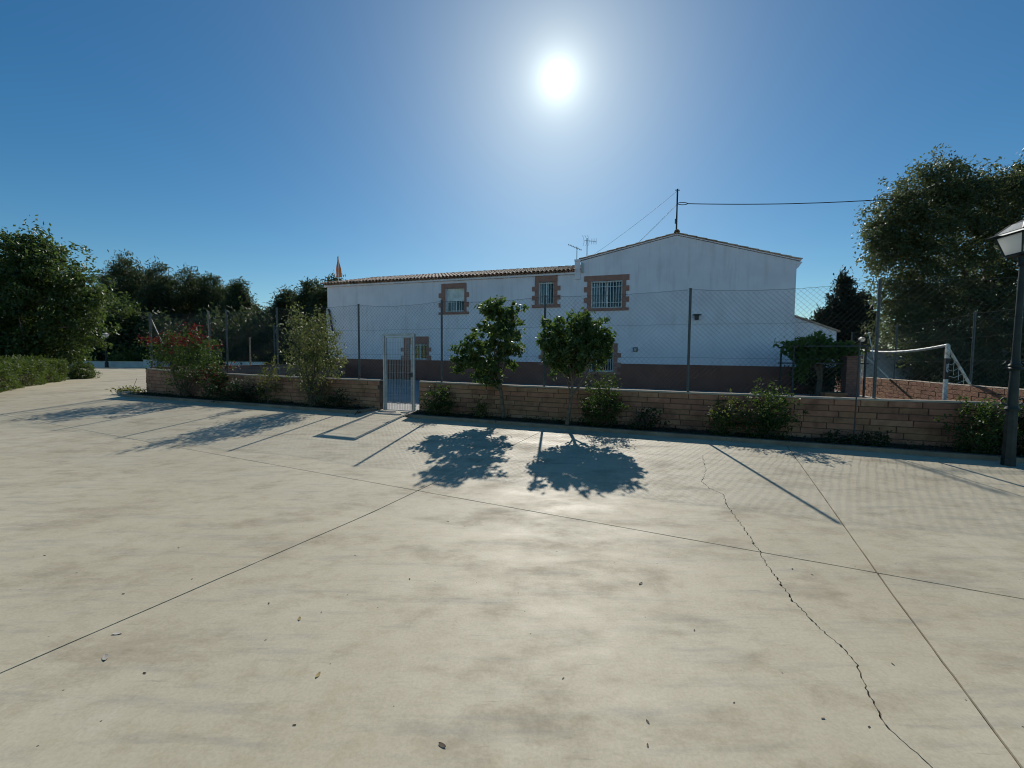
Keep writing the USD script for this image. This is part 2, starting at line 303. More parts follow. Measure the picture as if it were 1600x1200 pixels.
def leaf_mat(name, c1, c2, trans=(0.16, 0.24, 0.04), tf=0.3, rough=0.55, spec=0.35, scale=2.5, c3=None):
    ramp = [(0.25, c1), (0.72, c2)] if c3 is None else [(0.22, c1), (0.55, c2), (0.78, c3)]
    M[name] = usdkit.material(stage, f'/World/Looks/{name}', {
        'g': ('geometry', {}), 'n': ('noise_texture', {'scale': scale, 'detail': 5.0, 'roughness': 0.75}), 'r': ('rgb_ramp', {'ramp': ramp}),
        'v': ('noise_texture', {'scale': 26.0, 'detail': 2.0}), 'vr': ('rgb_ramp', {'ramp': [(0.3, (0.7, 0.7, 0.7)), (0.7, (1.25, 1.25, 1.2))]}), 'vm': ('mix', {'mix_type': 'multiply', 'fac': 1.0}),
        'p': ('principled_bsdf', {'roughness': rough, 'specular_ior_level': spec}), 't': ('translucent_bsdf', {'color': trans}), 'm': ('mix_closure', {'fac': tf})},
        [('g.position', 'n.vector'), ('n.fac', 'r.fac'), ('g.position', 'v.vector'), ('v.fac', 'vr.fac'), ('r.color', 'vm.color1'), ('vr.color', 'vm.color2'), ('vm.color', 'p.base_color'), ('p.BSDF', 'm.closure1'), ('t.BSDF', 'm.closure2')], surface='m.closure')
leaf_mat('citrus_leaf', (0.036, 0.068, 0.022), (0.075, 0.118, 0.040), trans=(0.16, 0.26, 0.05), tf=0.32, rough=0.42)
leaf_mat('walnut_leaf', (0.030, 0.052, 0.014), (0.066, 0.100, 0.027), trans=(0.13, 0.20, 0.04), tf=0.32, rough=0.4, scale=0.9)
leaf_mat('hedge_leaf', (0.024, 0.052, 0.012), (0.060, 0.100, 0.020), trans=(0.15, 0.22, 0.03), tf=0.3, scale=1.4)
leaf_mat('pine_needle', (0.032, 0.048, 0.022), (0.068, 0.088, 0.036), trans=(0.11, 0.15, 0.05), tf=0.28, rough=0.55, scale=0.35)
leaf_mat('cypress_leaf', (0.012, 0.020, 0.011), (0.026, 0.036, 0.017), trans=(0.03, 0.05, 0.02), tf=0.15, rough=0.6, scale=0.5)
leaf_mat('elm_leaf', (0.036, 0.056, 0.024), (0.078, 0.100, 0.042), trans=(0.18, 0.22, 0.08), tf=0.32, rough=0.4, scale=0.7, c3=(0.10, 0.115, 0.056))
leaf_mat('pale_leaf', (0.055, 0.085, 0.030), (0.13, 0.15, 0.055), trans=(0.26, 0.30, 0.09), tf=0.35, rough=0.42, scale=3.0)
leaf_mat('shrub_leaf', (0.025, 0.050, 0.013), (0.058, 0.095, 0.022), trans=(0.12, 0.2, 0.03), tf=0.3, scale=3.0)
leaf_mat('dark_shrub_leaf', (0.016, 0.032, 0.012), (0.032, 0.055, 0.018), trans=(0.07, 0.12, 0.03), tf=0.25, scale=3.0)
leaf_mat('yellow_shrub_leaf', (0.045, 0.072, 0.016), (0.10, 0.125, 0.026), trans=(0.22, 0.26, 0.04), tf=0.35, scale=3.0)
leaf_mat('vine_leaf', (0.035, 0.075, 0.014), (0.085, 0.145, 0.026), trans=(0.22, 0.34, 0.04), tf=0.4, scale=2.0)
leaf_mat('red_leaf', (0.11, 0.010, 0.012), (0.20, 0.020, 0.024), trans=(0.26, 0.022, 0.022), tf=0.35, scale=4.0)
leaf_mat('weed_leaf', (0.06, 0.085, 0.02), (0.13, 0.14, 0.035), trans=(0.24, 0.26, 0.05), tf=0.35, scale=4.0)

# ------------------------------------------------------------------ ground, yard, court
def axis(n, near, far):
    a = np.linspace(-near, near, n)
    g = near + (np.geomspace(1, 1 + far, 14) - 1)[1:]
    return np.concatenate([-g[::-1], a, g])
gx, gy = axis(81, 60, 1500), axis(81, 60, 1500)
X, Y = np.meshgrid(gx, gy, indexing='xy')
Z = gz(X, Y) - 0.07
idx = np.arange(X.size).reshape(X.shape)
q = np.stack([idx[:-1, :-1], idx[:-1, 1:], idx[1:, 1:], idx[1:, :-1]], -1).reshape(-1, 4)
struct('ground', (np.column_stack([X.ravel(), Y.ravel(), Z.ravel()]), q), M['field'], smooth=True)

def to_us(pts):
    return [tuple(map(float, np.array(US(x, y)))) for x, y in pts]
SB = [-30, -22, -16, -12, -9, -7.5, -6, -5, -4, -3, -2, -0.85, 0, 2, 4, 7, 10.15, 16, 24, 34, 46, 60]
UB = [-70, -55, -42, -34, -28, -24, -20, -16, -14, -12, -10, -8, -6, -4, -2, 0, 2, 4, 6, 8, 10, 12, 14, 20, 30, 45]
def sheet(P, depth, top=0.0, deep=True):
    """a slab whose top follows the ground; P is a polygon in (u, s)"""
    b = MB()
    for g in (P.geoms if hasattr(P, 'geoms') else [P]):
        u0, s0, u1, s1 = g.bounds
        for i in range(len(UB) - 1):
            if UB[i + 1] < u0 or UB[i] > u1:
                continue
            for j in range(len(SB) - 1):
                if SB[j + 1] < s0 or SB[j] > s1:
                    continue
                c = g.intersection(sbox(UB[i], SB[j], UB[i + 1], SB[j + 1]))
                for k in (c.geoms if hasattr(c, 'geoms') else [c]):
                    if k.geom_type != 'Polygon' or k.area < 1e-7:
                        continue
                    rings = [np.array(k.exterior.coords)[:-1]] + [np.array(h.coords)[:-1] for h in k.interiors]
                    if not k.exterior.is_ccw:
                        rings[0] = rings[0][::-1]
                    rings[1:] = [r[::-1] if LineString(list(map(tuple, r)) + [tuple(r[0])]).is_ring and Polygon(r).exterior.is_ccw else r for r in rings[1:]]
                    tri = m3.triangulate(rings)
                    p = np.vstack(rings)
                    xy = F0 + p[:, :1] * UD + p[:, 1:] * SN
                    b.add(np.column_stack([xy, gus(p[:, 0], p[:, 1]) + top]), np.asarray(tri))
        for r in [g.exterior, *g.interiors]:
            L = max(int(r.length / 0.8), 1)
            p = np.array(r.segmentize(0.8).coords)
            xy = F0 + p[:, :1] * UD + p[:, 1:] * SN
            z = gus(p[:, 0], p[:, 1]) + top
            n = len(p)
            v = np.vstack([np.column_stack([xy, z]), np.column_stack([xy, z - depth])])
            k = np.arange(n - 1)
            b.add(v, np.stack([k, k + n, k + n + 1, k + 1], -1))
    return b

KERB_S = -0.88
yard_us = Polygon([(30, -22), (26, KERB_S), (13.5, KERB_S), (-11.2, KERB_S), (-12.0, -0.7), (-12.45, -0.15), (-12.2, 0.6), (-12.1, 34),
                   *to_us([(-48, 52), (-46, 44), (-26.9, 27.2), (-22.3, 20.5), (-18.9, 15.4), (-24, 6), (-24, -9)])])
apron = Polygon([(-1.95, KERB_S - 0.05), (-0.62, KERB_S - 0.05), (-0.62, -0.5), (-0.66, 0.12), (-1.92, 0.12)])
yard_us = yard_us.union(apron).buffer(0)
A_DIR = np.array([math.cos(math.radians(154.3)), math.sin(math.radians(154.3))]); B_DIR = np.array([math.cos(math.radians(63.9)), math.sin(math.radians(63.9))])
def jline(p, d, a, b):
    p = np.array(p); return LineString(to_us([p + a * d, p + b * d]))
class Joint:
    def __init__(self, p, d, a, b): self.p, self.d, self.a, self.b = np.array(p), d, a, b
    def buffer(self, w, cap_style=2):
        n = np.array([-self.d[1], self.d[0]]); k = int((self.b - self.a) / 0.12); t = np.linspace(self.a, self.b, k)
        c = np.cumsum(nrg.normal(size=k)) * 0.0005; c -= np.linspace(c[0], c[-1], k)
        wl, wr = w * (0.8 + 0.5 * nrg.random(k)), w * (0.8 + 0.5 * nrg.random(k))
        chip = nrg.random(k) < 0.03; wl[chip] += 0.006 * nrg.random(chip.sum())
        L = [self.p + x * self.d + (o + e) * n for x, o, e in zip(t, c, wl)]; Rr = [self.p + x * self.d + (o - e) * n for x, o, e in zip(t, c, wr)]
        return Polygon(to_us(L + Rr[::-1])).buffer(0)
jA, jB, jC = (-1.15, 5.03), (-1.13, 5.03), (2.82, 3.20)
P_far = np.array(jB) + 8.75 * A_DIR
P_far2 = np.array(jB) + 17.5 * A_DIR
cuts = [Joint(jA, A_DIR, -30, 45).buffer(0.0066, cap_style=2), Joint(jB, B_DIR, -16, 6.5).buffer(0.0066, cap_style=2), Joint(jC, B_DIR, -12, 6).buffer(0.0056, cap_style=2),
        Joint(P_far, B_DIR, -20, 8).buffer(0.005, cap_style=2), Joint(P_far2, B_DIR, -25, 12).buffer(0.006, cap_style=2), Joint((6.75, 1.4), B_DIR, -12, 9).buffer(0.004, cap_style=2)]
CRACK_PX = [(1098, 712), (1103, 735), (1097, 752), (1108, 763), (1130, 772), (1133, 783), (1145, 802), (1160, 822), (1172, 840), (1187, 862), (1196, 880), (1215, 905), (1240, 940), (1265, 965), (1290, 990), (1320, 1015), (1338, 1035), (1345, 1055), (1356, 1080), (1366, 1100), (1378, 1125), (1390, 1140), (1415, 1162), (1440, 1185), (1458, 1203), (1490, 1235)]
def on_ground(px, py):
    """the point of the yard seen at a place of the 1600 x 1200 photograph"""
    d = (px - 800) / 660 * cr + (600 - py) / 660 * cu + lf
    z = 0.0
    for _ in range(12):
        p = EYE + d * ((z - 1.6) / d[2]); z = float(gz(p[0], p[1]))
    return p
def at_depth(px, py, y):
    d = (px - 800) / 660 * cr + (600 - py) / 660 * cu + lf
    return EYE + d * (y / d[1])
cl = [on_ground(*p)[:2] for p in CRACK_PX]
jag = []
for a, b in zip(cl[:-1], cl[1:]):
    n = max(2, int(np.linalg.norm(b - a) / 0.018)); t = (b - a) / (np.linalg.norm(b - a) + 1e-9); nn = np.array([-t[1], t[0]])
    amp = 0.004 + 0.0012 * np.linalg.norm(a)
    for k in range(n):
        jag.append(a + (b - a) * k / n + nn * rnd.uniform(-amp, amp))
jag.append(cl[-1])
segs = []
for i in range(len(jag) - 1):
    wdt = (0.0013 if i < 70 else 0.0022) + 0.0022 * rnd.random() ** 2 + (0.007 * rnd.random() if rnd.random() < 0.07 else 0)
    segs.append(LineString(to_us([jag[i], jag[i + 1]])).buffer(wdt, resolution=2))
crack_poly = unary_union(segs).buffer(0.0003)
slabs = yard_us.difference(unary_union(cuts)).difference(crack_poly)
yard = UsdGeom.Xform.Define(stage, numbered('/World', 'concrete_yard')); tag(yard, kind='structure')
for g in sorted(slabs.geoms, key=lambda g: -g.area):
    if g.area > 0.02:
        sheet(g.simplify(0.0003), 0.048).build('concrete_slab', M['concrete'], yard)

noise_mat('joint_dirt', (0.018, 0.014, 0.010), (0.04, 0.03, 0.022), scale=30, rough=0.95)
struct('joint_dirt_bed', sheet(yard_us, 0.04, -0.012).mesh(), M['joint_dirt'])
court = Polygon([(-11.6, 0.0), (13.3, 0.0), (20, 14), (16, 26), (-11.6, 22)])
struct('court_floor', sheet(court, 0.05, -0.006).mesh(), M['court_concrete'])
bed = Polygon([(-12.35, -0.2), (-11.95, -0.62), (-11.15, KERB_S + 0.09), (-2.0, KERB_S + 0.09), (-1.96, -0.02), (-12.3, -0.02)])
bed2 = Polygon([(-0.60, KERB_S + 0.09), (16, KERB_S + 0.09), (16, -0.02), (-0.60, -0.02)])
def bumpy(P, top):
    b = sheet(P.segmentize(0.3), 0.1, top); v, f = b.mesh()
    return v, f
struct('planting_bed', bumpy(bed, 0.035), M['soil'])
struct('planting_bed', bumpy(bed2, 0.035), M['soil'])
# low concrete kerb round the planting beds
def kerb(path, w=0.10, h=0.075):
    L = LineString(path)
    P = L.buffer(w / 2, cap_style=2, join_style=1)
    return sheet(P, h + 0.06, h).mesh()
struct('kerb', kerb([(-12.25, 0.0), (-12.38, -0.2), (-11.98, -0.66), (-11.2, KERB_S + 0.03), (-2.25, KERB_S + 0.03), (-2.06, KERB_S + 0.14), (-1.99, KERB_S + 0.35), (-1.98, -0.15)]), M['kerb_mat'])
struct('kerb', kerb([(-0.58, -0.15), (-0.57, KERB_S + 0.35), (-0.50, KERB_S + 0.14), (-0.3, KERB_S + 0.03), (16, KERB_S + 0.03)]), M['kerb_mat'])

# ------------------------------------------------------------------ brick walls of the court
TOP_U = [-12.0, -10.3, -6.6, -5.0, -2.0, -0.8, 0.5, 3.5, 4.5, 7.7, 10.5, 16]
TOP_Z = [1.26, 1.19, 1.115, 1.085, 1.06, 1.055, 1.03, 1.0, 0.99, 0.96, 0.95, 0.93]
def wtop(u):
    return float(np.interp(u, TOP_U, TOP_Z))
def brick_wall(label, u0, u1, courses=7, avg=0.52, face=-0.07, seed=1, along=None, topf=None, basef=None, red=0.3):
    """along(u, s) -> xy. Core, coping and every brick of the face that is seen."""
    r = random.Random(seed)
    along = along or (lambda u, s: W(u, s)); topf = topf or wtop; basef = basef or (lambda u: float(gus(u, -0.1)))
    o = along(u0, 0)
    t = thing('brick_wall', label, 'wall', (o[0], o[1], basef(u0)))
    O = (o[0], o[1], basef(u0))
    sg = 1 if face < 0 else -1
    def P(u, s, z):
        x, y = along(u, s); return (x, y, z)
    us = np.linspace(u0, u1, max(2, int((u1 - u0) / 0.8)) + 1)
    core = MB(O)
    for a, b in zip(us[:-1], us[1:]):
        lo, hi = sorted((face, -face))
        core.hexa([P(a, lo, basef(a) - .1), P(b, lo, basef(b) - .1), P(b, hi, basef(b) - .1), P(a, hi, basef(a) - .1),
                   P(a, lo, topf(a) - .03), P(b, lo, topf(b) - .03), P(b, hi, topf(b) - .03), P(a, hi, topf(a) - .03)])
    core.build('core', M['mortar'], t)
    cop = MB(O)
    ends = list(us)
    prof = [(-0.080, -0.032), (-0.086, -0.014), (-0.07, 0.0), (0, 0.010), (0.07, 0.0), (0.086, -0.014), (0.080, -0.032)]
    rows = []
    for a in ends:
        w = 1 + r.uniform(-.05, .05); dz = r.uniform(-.006, .006)
        rows.append([P(a, s * w, topf(a) + z + dz) for s, z in prof])
    rows = np.array(rows); n = len(prof); k = len(ends)
    i, j = np.meshgrid(np.arange(k - 1), np.arange(n), indexing='ij')
    q = np.stack([i * n + j, (i + 1) * n + j, (i + 1) * n + (j + 1) % n, i * n + (j + 1) % n], -1).reshape(-1, 4)
    cop.add(rows.reshape(-1, 3), q)
    cop.add(rows[0], [[0, i, i + 1] for i in range(1, n - 1)]); cop.add(rows[-1], [[0, i + 1, i] for i in range(1, n - 1)])
    cop.build('coping', M['coping_mat'], t)
    gap = 0.011
    for c in range(courses):
        u = u0 - r.random() * avg
        while u < u1 - 0.03:
            L = avg * r.uniform(0.72, 1.25)
            a, b = max(u, u0) + gap / 2, min(u + L, u1) - gap / 2
            if b - a > 0.05:
                pr = sg * (-0.014 - r.random() * 0.014)
                sf = face + pr
                e = [r.uniform(-.003, .003) for _ in range(4)]
                def zz(uu, fr): z0, z1 = basef(uu) + 0.0, topf(uu) - 0.034; return z0 + (z1 - z0) * fr
                f0, f1 = c / courses, (c + 1) / courses
                za, zb = gap / 2, gap / 2
                ch = 0.006
                b0 = [(a, zz(a, f0) + za + e[0]), (b, zz(b, f0) + za + e[1]), (b, zz(b, f1) - zb + e[2]), (a, zz(a, f1) - zb + e[3])]
                fr = [(a + ch, b0[0][1] + ch), (b - ch, b0[1][1] + ch), (b - ch, b0[2][1] - ch), (a + ch, b0[3][1] - ch)]
                bk = MB(O)
                ring0 = [P(x, face + 0.004 * sg, z) for x, z in b0]; ring1 = [P(x, sf + sg * ch * .8, z) for x, z in b0]; ring2 = [P(x, sf + sg * r.uniform(-.003, .001), z) for x, z in fr]
                v = ring0 + ring1 + ring2
                f = []
                for k0 in (0, 4):
                    for m in range(4):
                        f.append([k0 + m, k0 + (m + 1) % 4, k0 + 4 + (m + 1) % 4, k0 + 4 + m])
                f.append([8, 9, 10, 11])
                f = np.array(f)
                if sg < 0:
                    f = f[:, ::-1]
                bk.add(v, f)
                pred = red(0.5 * (a + b)) if callable(red) else red
                mat = bricks[(3 if r.random() < pred else 0) + min(2, int(abs(r.gauss(0, 1.15))))]
                bk.build('brick', mat, t)
            u += L
    return t
brick_wall('long low brick wall left of the white gate, with red flowering shrub over it', -11.72, -1.90, seed=3, red=lambda u: 0.75 if u < -8 else 0.25)
brick_wall('long low brick wall right of the white gate, running behind the two round-headed trees', -0.66, 13.6, seed=5, red=lambda u: float(np.clip((u - 2.0) / 5.0, 0.08, 0.65)))
def along_right(u, s):   # right return wall: u runs away from the yard
    return W(13.35 + s, u)
brick_wall('sunlit brick wall at the right end of the court behind the goal', 1.0, 15.5, courses=6, avg=0.40, face=-0.07, seed=9, along=along_right,
           topf=lambda u: 1.02 + 0.0 * u, red=0.08, basef=lambda u: float(gus(13.3, u)))
# left return wall, seen only along its top: courses in the material
M['far_brick'] = usdkit.material(stage, '/World/Looks/far_brick', {
    'g': ('geometry', {}), 'm': ('mapping', {'rotation': (math.pi / 2, 0, 0)}),
    'b': ('brick_texture', {'color1': (0.24, 0.12, 0.085), 'color2': (0.32, 0.18, 0.12), 'mortar': (0.17, 0.12, 0.1), 'scale': 1.0, 'mortar_size': 0.008, 'brick_width': 0.4, 'row_height': 0.13}),
    'p': ('principled_bsdf', {'roughness': 0.9})}, [('g.position', 'm.vector'), ('m.vector', 'b.vector'), ('b.color', 'p.base_color')], surface='p.BSDF')
o = W(-11.72, 0.1)
t = thing('brick_wall', 'dark reddish brick wall running back from the left corner of the court', 'wall', (o[0], o[1], 0.3))
b = MB((o[0], o[1], 0.3)); c = MB((o[0], o[1], 0.3))
for s0 in np.arange(0.1, 15, 1.0):
    s1 = s0 + 1.0
    def q4(u, s, z): x, y = W(u, s); return (x, y, z)
    tz = lambda s: 1.26 + 0.012 * s
    b.hexa([q4(-11.79, s0, .1), q4(-11.65, s0, .1), q4(-11.65, s1, .1), q4(-11.79, s1, .1), q4(-11.79, s0, tz(s0)), q4(-11.65, s0, tz(s0)), q4(-11.65, s1, tz(s1)), q4(-11.79, s1, tz(s1))])
    c.hexa([q4(-11.81, s0, tz(s0)), q4(-11.63, s0, tz(s0)), q4(-11.63, s1, tz(s1)), q4(-11.81, s1, tz(s1)), q4(-11.81, s0, tz(s0) + .03), q4(-11.63, s0, tz(s0) + .03), q4(-11.63, s1, tz(s1) + .03), q4(-11.81, s1, tz(s1) + .03)])
b.build('core', M['far_brick'], t); c.build('coping', M['red_brick_dark'], t)

# ------------------------------------------------------------------ chain link fence
def fence(label, pts_u, along, topz, base, cell=0.10, wire=0.0026, u_from=None, u_to=None, hole=None, postr=0.026):
    o = along(pts_u[0], 0); O = (o[0], o[1], base(pts_u[0]))
    t = thing('chain_link_fence', label, 'fence', O)
    P = lambda u, s, z: (*along(u, s), z)
    for u in pts_u:
        b = MB(O); zt = topz(u) + 0.02
        b.tube([P(u, 0, base(u) - 0.15), P(u, 0, zt)], postr, 10); b.tube([P(u, 0, zt), P(u, 0, zt + 0.012)], postr + 0.004, 10)
        b.build('post', M['post_paint'], t, smooth=40)
    u0, u1 = u_from if u_from is not None else pts_u[0], u_to if u_to is not None else pts_u[-1]
    pu = np.array(pts_u)
    def sag(u):
        k = np.clip(np.searchsorted(pu, u) - 1, 0, len(pu) - 2); f = np.clip((u - pu[k]) / (pu[k + 1] - pu[k]), 0, 1)
        return 0.075 * 4 * f * (1 - f) * (0.8 + 0.3 * math.sin(k * 2.3))
    lo = lambda u: (base(u) + 0.02) if not (hole and hole[0] < u < hole[1]) else hole[2]
    b = MB(O)
    cols = int((u1 - u0) / (cell / 2))
    for i in range(cols):      # one zigzag wire per half cell, woven with its neighbours
        ua = u0 + i * cell / 2
        z0, z1 = lo(ua), topz(ua) - sag(ua)
        n = max(2, int((z1 - z0) / (cell / 2)))
        k = np.arange(n + 1)
        zz = z1 - k * (z1 - z0) / n
        off = np.where((k + i) % 2 == 0, -1, 1) * cell / 4
        wob = 0.006 * np.sin(ua * 3.1 + k * 0.4)
        so = np.where((k + i) % 2 == 0, -1, 1) * 0.002 + 0.006 * math.sin(ua * 1.7)
        pts = [P(ua + off[m] + wob[m], -0.03 + so[m], zz[m]) for m in range(n + 1)]
        b.tube(pts, wire, 3, cap=False)
    mesh = b.build('wire_mesh', M['wire_green'], t); tag(mesh, kind='stuff')
    for fr in (0.0, 0.335, 0.66):
        us = np.arange(u0, u1, 0.25)
        if fr == 0:
            pts = [P(u, -0.034, topz(u) - sag(u)) for u in us]
        else:
            pts = [P(u, -0.034, topz(u) - fr * (topz(u) - base(u)) - 0.2 * sag(u)) for u in us]
        MB(O).tube(pts, 0.0028 if fr == 0 else 0.0022, 4, cap=False).build('tension_wire', M['wire_green'], t)
    return t
POST_U = [-11.55, -7.79, -5.64, -2.63, -0.03, 2.70, 5.82, 9.0, 12.1]
fence('chain link fence with dark posts standing on the low brick wall along the yard', POST_U, lambda u, s: W(u, s), lambda u: 3.10 + 0.004 * max(0, -u - 2), wtop, hole=(-1.84, -0.82, 2.28))
ft = fence('chain link fence running back from the left corner of the court', [0.0, 2.06, 5.0, 8.0, 11.0], lambda u, s: W(-11.72 + s, u + 0.12), lambda u: 3.14, lambda u: 1.29 + .012 * u, cell=0.12, wire=0.0018)
fence('chain link fence along the right end of the court behind the goal', [1.5, 5.8, 10.0, 14.0], lambda u, s: W(13.35 + s, u), lambda u: 3.0, lambda u: 1.03, cell=0.12, wire=0.0016)
b = MB(); o = W(-11.55, 0.05)
b = MB((o[0], o[1], 1.2))
p1, p2 = W(-11.5, 0.02), W(-10.95, 0.02)
b.tube([(p1[0], p1[1], 2.95), (p2[0], p2[1], 2.1), ], 0.018, 8)
p1, p2 = W(-11.5, 0.05), W(-11.4, 0.6)
b.build('corner_brace', M['post_paint'], ft, smooth=40)
_br = stage.GetPrimAtPath(str(ft.GetPath()) + '/corner_brace')
UsdGeom.Xformable(_br).AddTranslateOp().Set(Gf.Vec3d(*(np.array([o[0], o[1], 1.2]) - ft.loc)))

# ------------------------------------------------------------------ white gate in the opening
o = W(-1.33, 0); GZ = 0.20
O = (o[0], o[1], GZ)
gate = thing('garden_gate', 'narrow galvanised gate with vertical rods, closed between the two brick walls', 'gate', O)
GX, GN = np.array([*UD, 0]), np.array([*SN, 0])
def gbox(a, b): return MB((0, 0, 0)).box(a, b, X=GX, Y=GN)
for x in (-0.47, 0.47):
    m = MB(); m.box((x - 0.024, -0.024, -0.05), (x + 0.024, 0.024, 2.05), X=GX, Y=GN); m.build('gate_post', M['galvanised'], gate)
MB().box((-0.50, -0.034, 2.05), (0.50, 0.034, 2.10), X=GX, Y=GN).build('top_rail', M['galvanised'], gate)
m = MB()
for a, b_ in (((-0.425, -0.016, 0.03), (-0.395, 0.016, 2.02)), ((0.395, -0.016, 0.03), (0.425, 0.016, 2.02)), ((-0.395, -0.016, 0.03), (0.395, 0.016, 0.06)), ((-0.395, -0.016, 1.99), (0.395, 0.016, 2.02))):
    m.box(a, b_, X=GX, Y=GN)
leaf = m.build('leaf_frame', M['galvanised'], gate)
m = MB()
for k in range(15):
    x = -0.385 + 0.77 * (k + 0.5) / 15
    m.tube([x * GX + (0, 0, .07), x * GX + (0, 0, 1.98)], 0.004, 6)
m.build('rods', M['galvanised'], gate)
for z in np.arange(0.27, 1.95, 0.2):
    m = MB(); m.tube([-0.385 * GX + .006 * GN + (0, 0, z), 0.385 * GX + .006 * GN + (0, 0, z)], 0.003, 5); m.build('cross_rod', M['galvanised'], gate)
for z in (0.35, 1.75):
    m = MB(); m.tube([-0.435 * GX + (0, 0, z), -0.435 * GX + (0, 0, z + .1)], 0.012, 8); m.build('hinge', M['galvanised'], gate, smooth=40)
m = MB(); m.box((0.375, -0.05, 0.95), (0.435, -0.021, 1.07), X=GX, Y=GN); lk = m.build('lock', M['dark_metal'], gate)
m = MB(); m.tube([0.395 * GX - .05 * GN + (0, 0, 1.02), 0.395 * GX - .085 * GN + (0, 0, 1.02), 0.30 * GX - .085 * GN + (0, 0, 1.02)], 0.008, 6); m.build('handle', M['dark_metal'], gate, smooth=40)
# flat stones at the threshold
def blob_stone(c, rx, ry, h, seed, rot=0.0):
    s = trimesh.creation.icosphere(2)
    v = np.array(s.vertices); v = v * (1 + 0.25 * meshkit.fbm(v * 1.3 + seed * 7.1)[:, None])
    v[:, 2] = np.clip(v[:, 2], -0.6, 0.5)
    v = v * [rx, ry, h]
    ca, sa = math.cos(rot), math.sin(rot)
    v[:, :2] = v[:, :2] @ np.array([[ca, sa], [-sa, ca]])
    return v, s.faces
for k, (u, s, rx, ry, lab) in enumerate([(-1.50, -0.30, .26, .09, 'long flat grey stone lying across the gate threshold, nearest the hinges'), (-1.36, -0.62, .34, .10, 'largest flat stone in front of the white gate, sunk in the path'),
                                         (-0.92, -0.28, .15, .08, 'small flat stone by the right gate post'), (-0.98, -0.62, .13, .09, 'small pale stone on the path edge by the right kerb end')]):
    p = W3(u, s)
    m = obj('threshold_stone', tuple(blob_stone(p, rx, ry, .05, k, TH)), M['flat_stone'], smooth=40)
    UsdGeom.Xformable(m.GetPrim()).AddTranslateOp().Set(Gf.Vec3d(*p)); tag(m, lab, 'stone', 'flat stones at the gate')
hp = [(-3.4, -0.52, .06), (-2.9, -0.6, .06), (-2.6, -0.45, .10), (-2.35, -0.4, .12), (-2.15, -0.62, .07), (-2.0, -0.80, .10), (-1.93, -1.0, .012), (-1.99, -1.25, .012)]
from scipy.interpolate import CubicSpline
hq = np.array([W3(u, s, z) for u, s, z in hp]); cs = CubicSpline(np.arange(len(hq)), hq)(np.linspace(0, len(hq) - 1, 50))
m = obj('garden_hose', MB().tube(cs, 0.011, 8).mesh(), M['black_rubber'], smooth=40); tag(m, 'black irrigation hose curling over the kerb left of the gate', 'hose')

# ------------------------------------------------------------------ white house
house = thing('white_house', 'long white two-storey house with brown base band and brick-framed windows', 'house', (0, 0, 0))
dz_top = lambda v: 1.67 - 0.0099 * (v + 4.46)
WINS = [  # name, opening v0 v1 z0 z1, surround body margin left/right, outer v0 v1 z0 z1, style
    dict(o=(2.92, 3.99, 4.10, 5.33), b=(2.70, 4.10, 3.98, 5.56), q=(2.55, 4.23), style='shutter'),
    dict(o=(7.88, 8.61, 4.33, 5.42), b=(7.70, 8.80, 4.18, 5.68), q=(7.56, 8.95), style='bars'),
    dict(o=(10.40, 11.81, 4.08, 5.33), b=(10.22, 11.98, 3.95, 5.58), q=(10.07, 12.12), style='cage'),
    dict(o=(0.82, 1.84, 1.64, 2.48), b=(0.48, 1.95, 1.58, 2.86), q=(0.30, 2.08), style='dark'),
    dict(o=(8.25, 9.25, 1.50, 2.10), b=(8.05, 9.45, 1.42, 2.32), q=(7.92, 9.6), style='bars'),
    dict(o=(10.35, 11.47, 1.12, 2.22), b=(10.2, 11.66, 1.0, 2.45), q=(10.05, 11.82), style='bars')]
holes = [sbox(w['o'][0], w['o'][2], w['o'][1], w['o'][3]) for w in WINS]
GA, GL, GR = (14.08, 7.16), (9.90, 6.30), (18.72, 5.78)
wing = sbox(-4.46, 0.3, 9.90, 5.80).difference(unary_union(holes))
MB().poly(wing, 0.0, 0.28, Hm).build('wall', M['white_plaster'], house)
gab = Polygon([(9.90, 0.3), (18.72, 0.3), GR, GA, GL]).difference(unary_union(holes))
MB().poly(gab, -0.012, 0.30, Hm).build('gable_wall', M['white_plaster'], house)
# end and back walls
b = MB()
for v0, v1, w0, w1, z in ((-4.46, -4.20, 0.28, 9.0, 5.80), (-4.20, 9.9, 8.75, 9.0, 5.8)):
    b.box((v0, w0, 0.3), (v1, w1, z), X=[*HE, 0], Y=[*HN, 0], o=[*HB, 0])
b.poly(Polygon([(-4.46, 5.79), (-4.20, 5.79), (-4.2, 5.8)]), 0.3, 0.31, Hm)
b.build('end_wall', M['white_plaster'], house)
b = MB(); b.box((18.45, 0.30, 0.3), (18.72, 11.0, 5.70), X=[*HE, 0], Y=[*HN, 0], o=[*HB, 0]); b.box((9.9, 10.75, 0.3), (18.45, 11.0, 5.7), X=[*HE, 0], Y=[*HN, 0], o=[*HB, 0])
b.build('end_wall', M['white_plaster'], house)
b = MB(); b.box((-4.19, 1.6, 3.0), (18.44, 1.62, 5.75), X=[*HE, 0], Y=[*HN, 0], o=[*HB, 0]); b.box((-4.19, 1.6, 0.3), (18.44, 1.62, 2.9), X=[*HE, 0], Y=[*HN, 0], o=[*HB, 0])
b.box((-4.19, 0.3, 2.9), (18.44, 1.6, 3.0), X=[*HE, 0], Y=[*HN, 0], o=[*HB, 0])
b.build('inner_rooms', M['room_dark'], house)
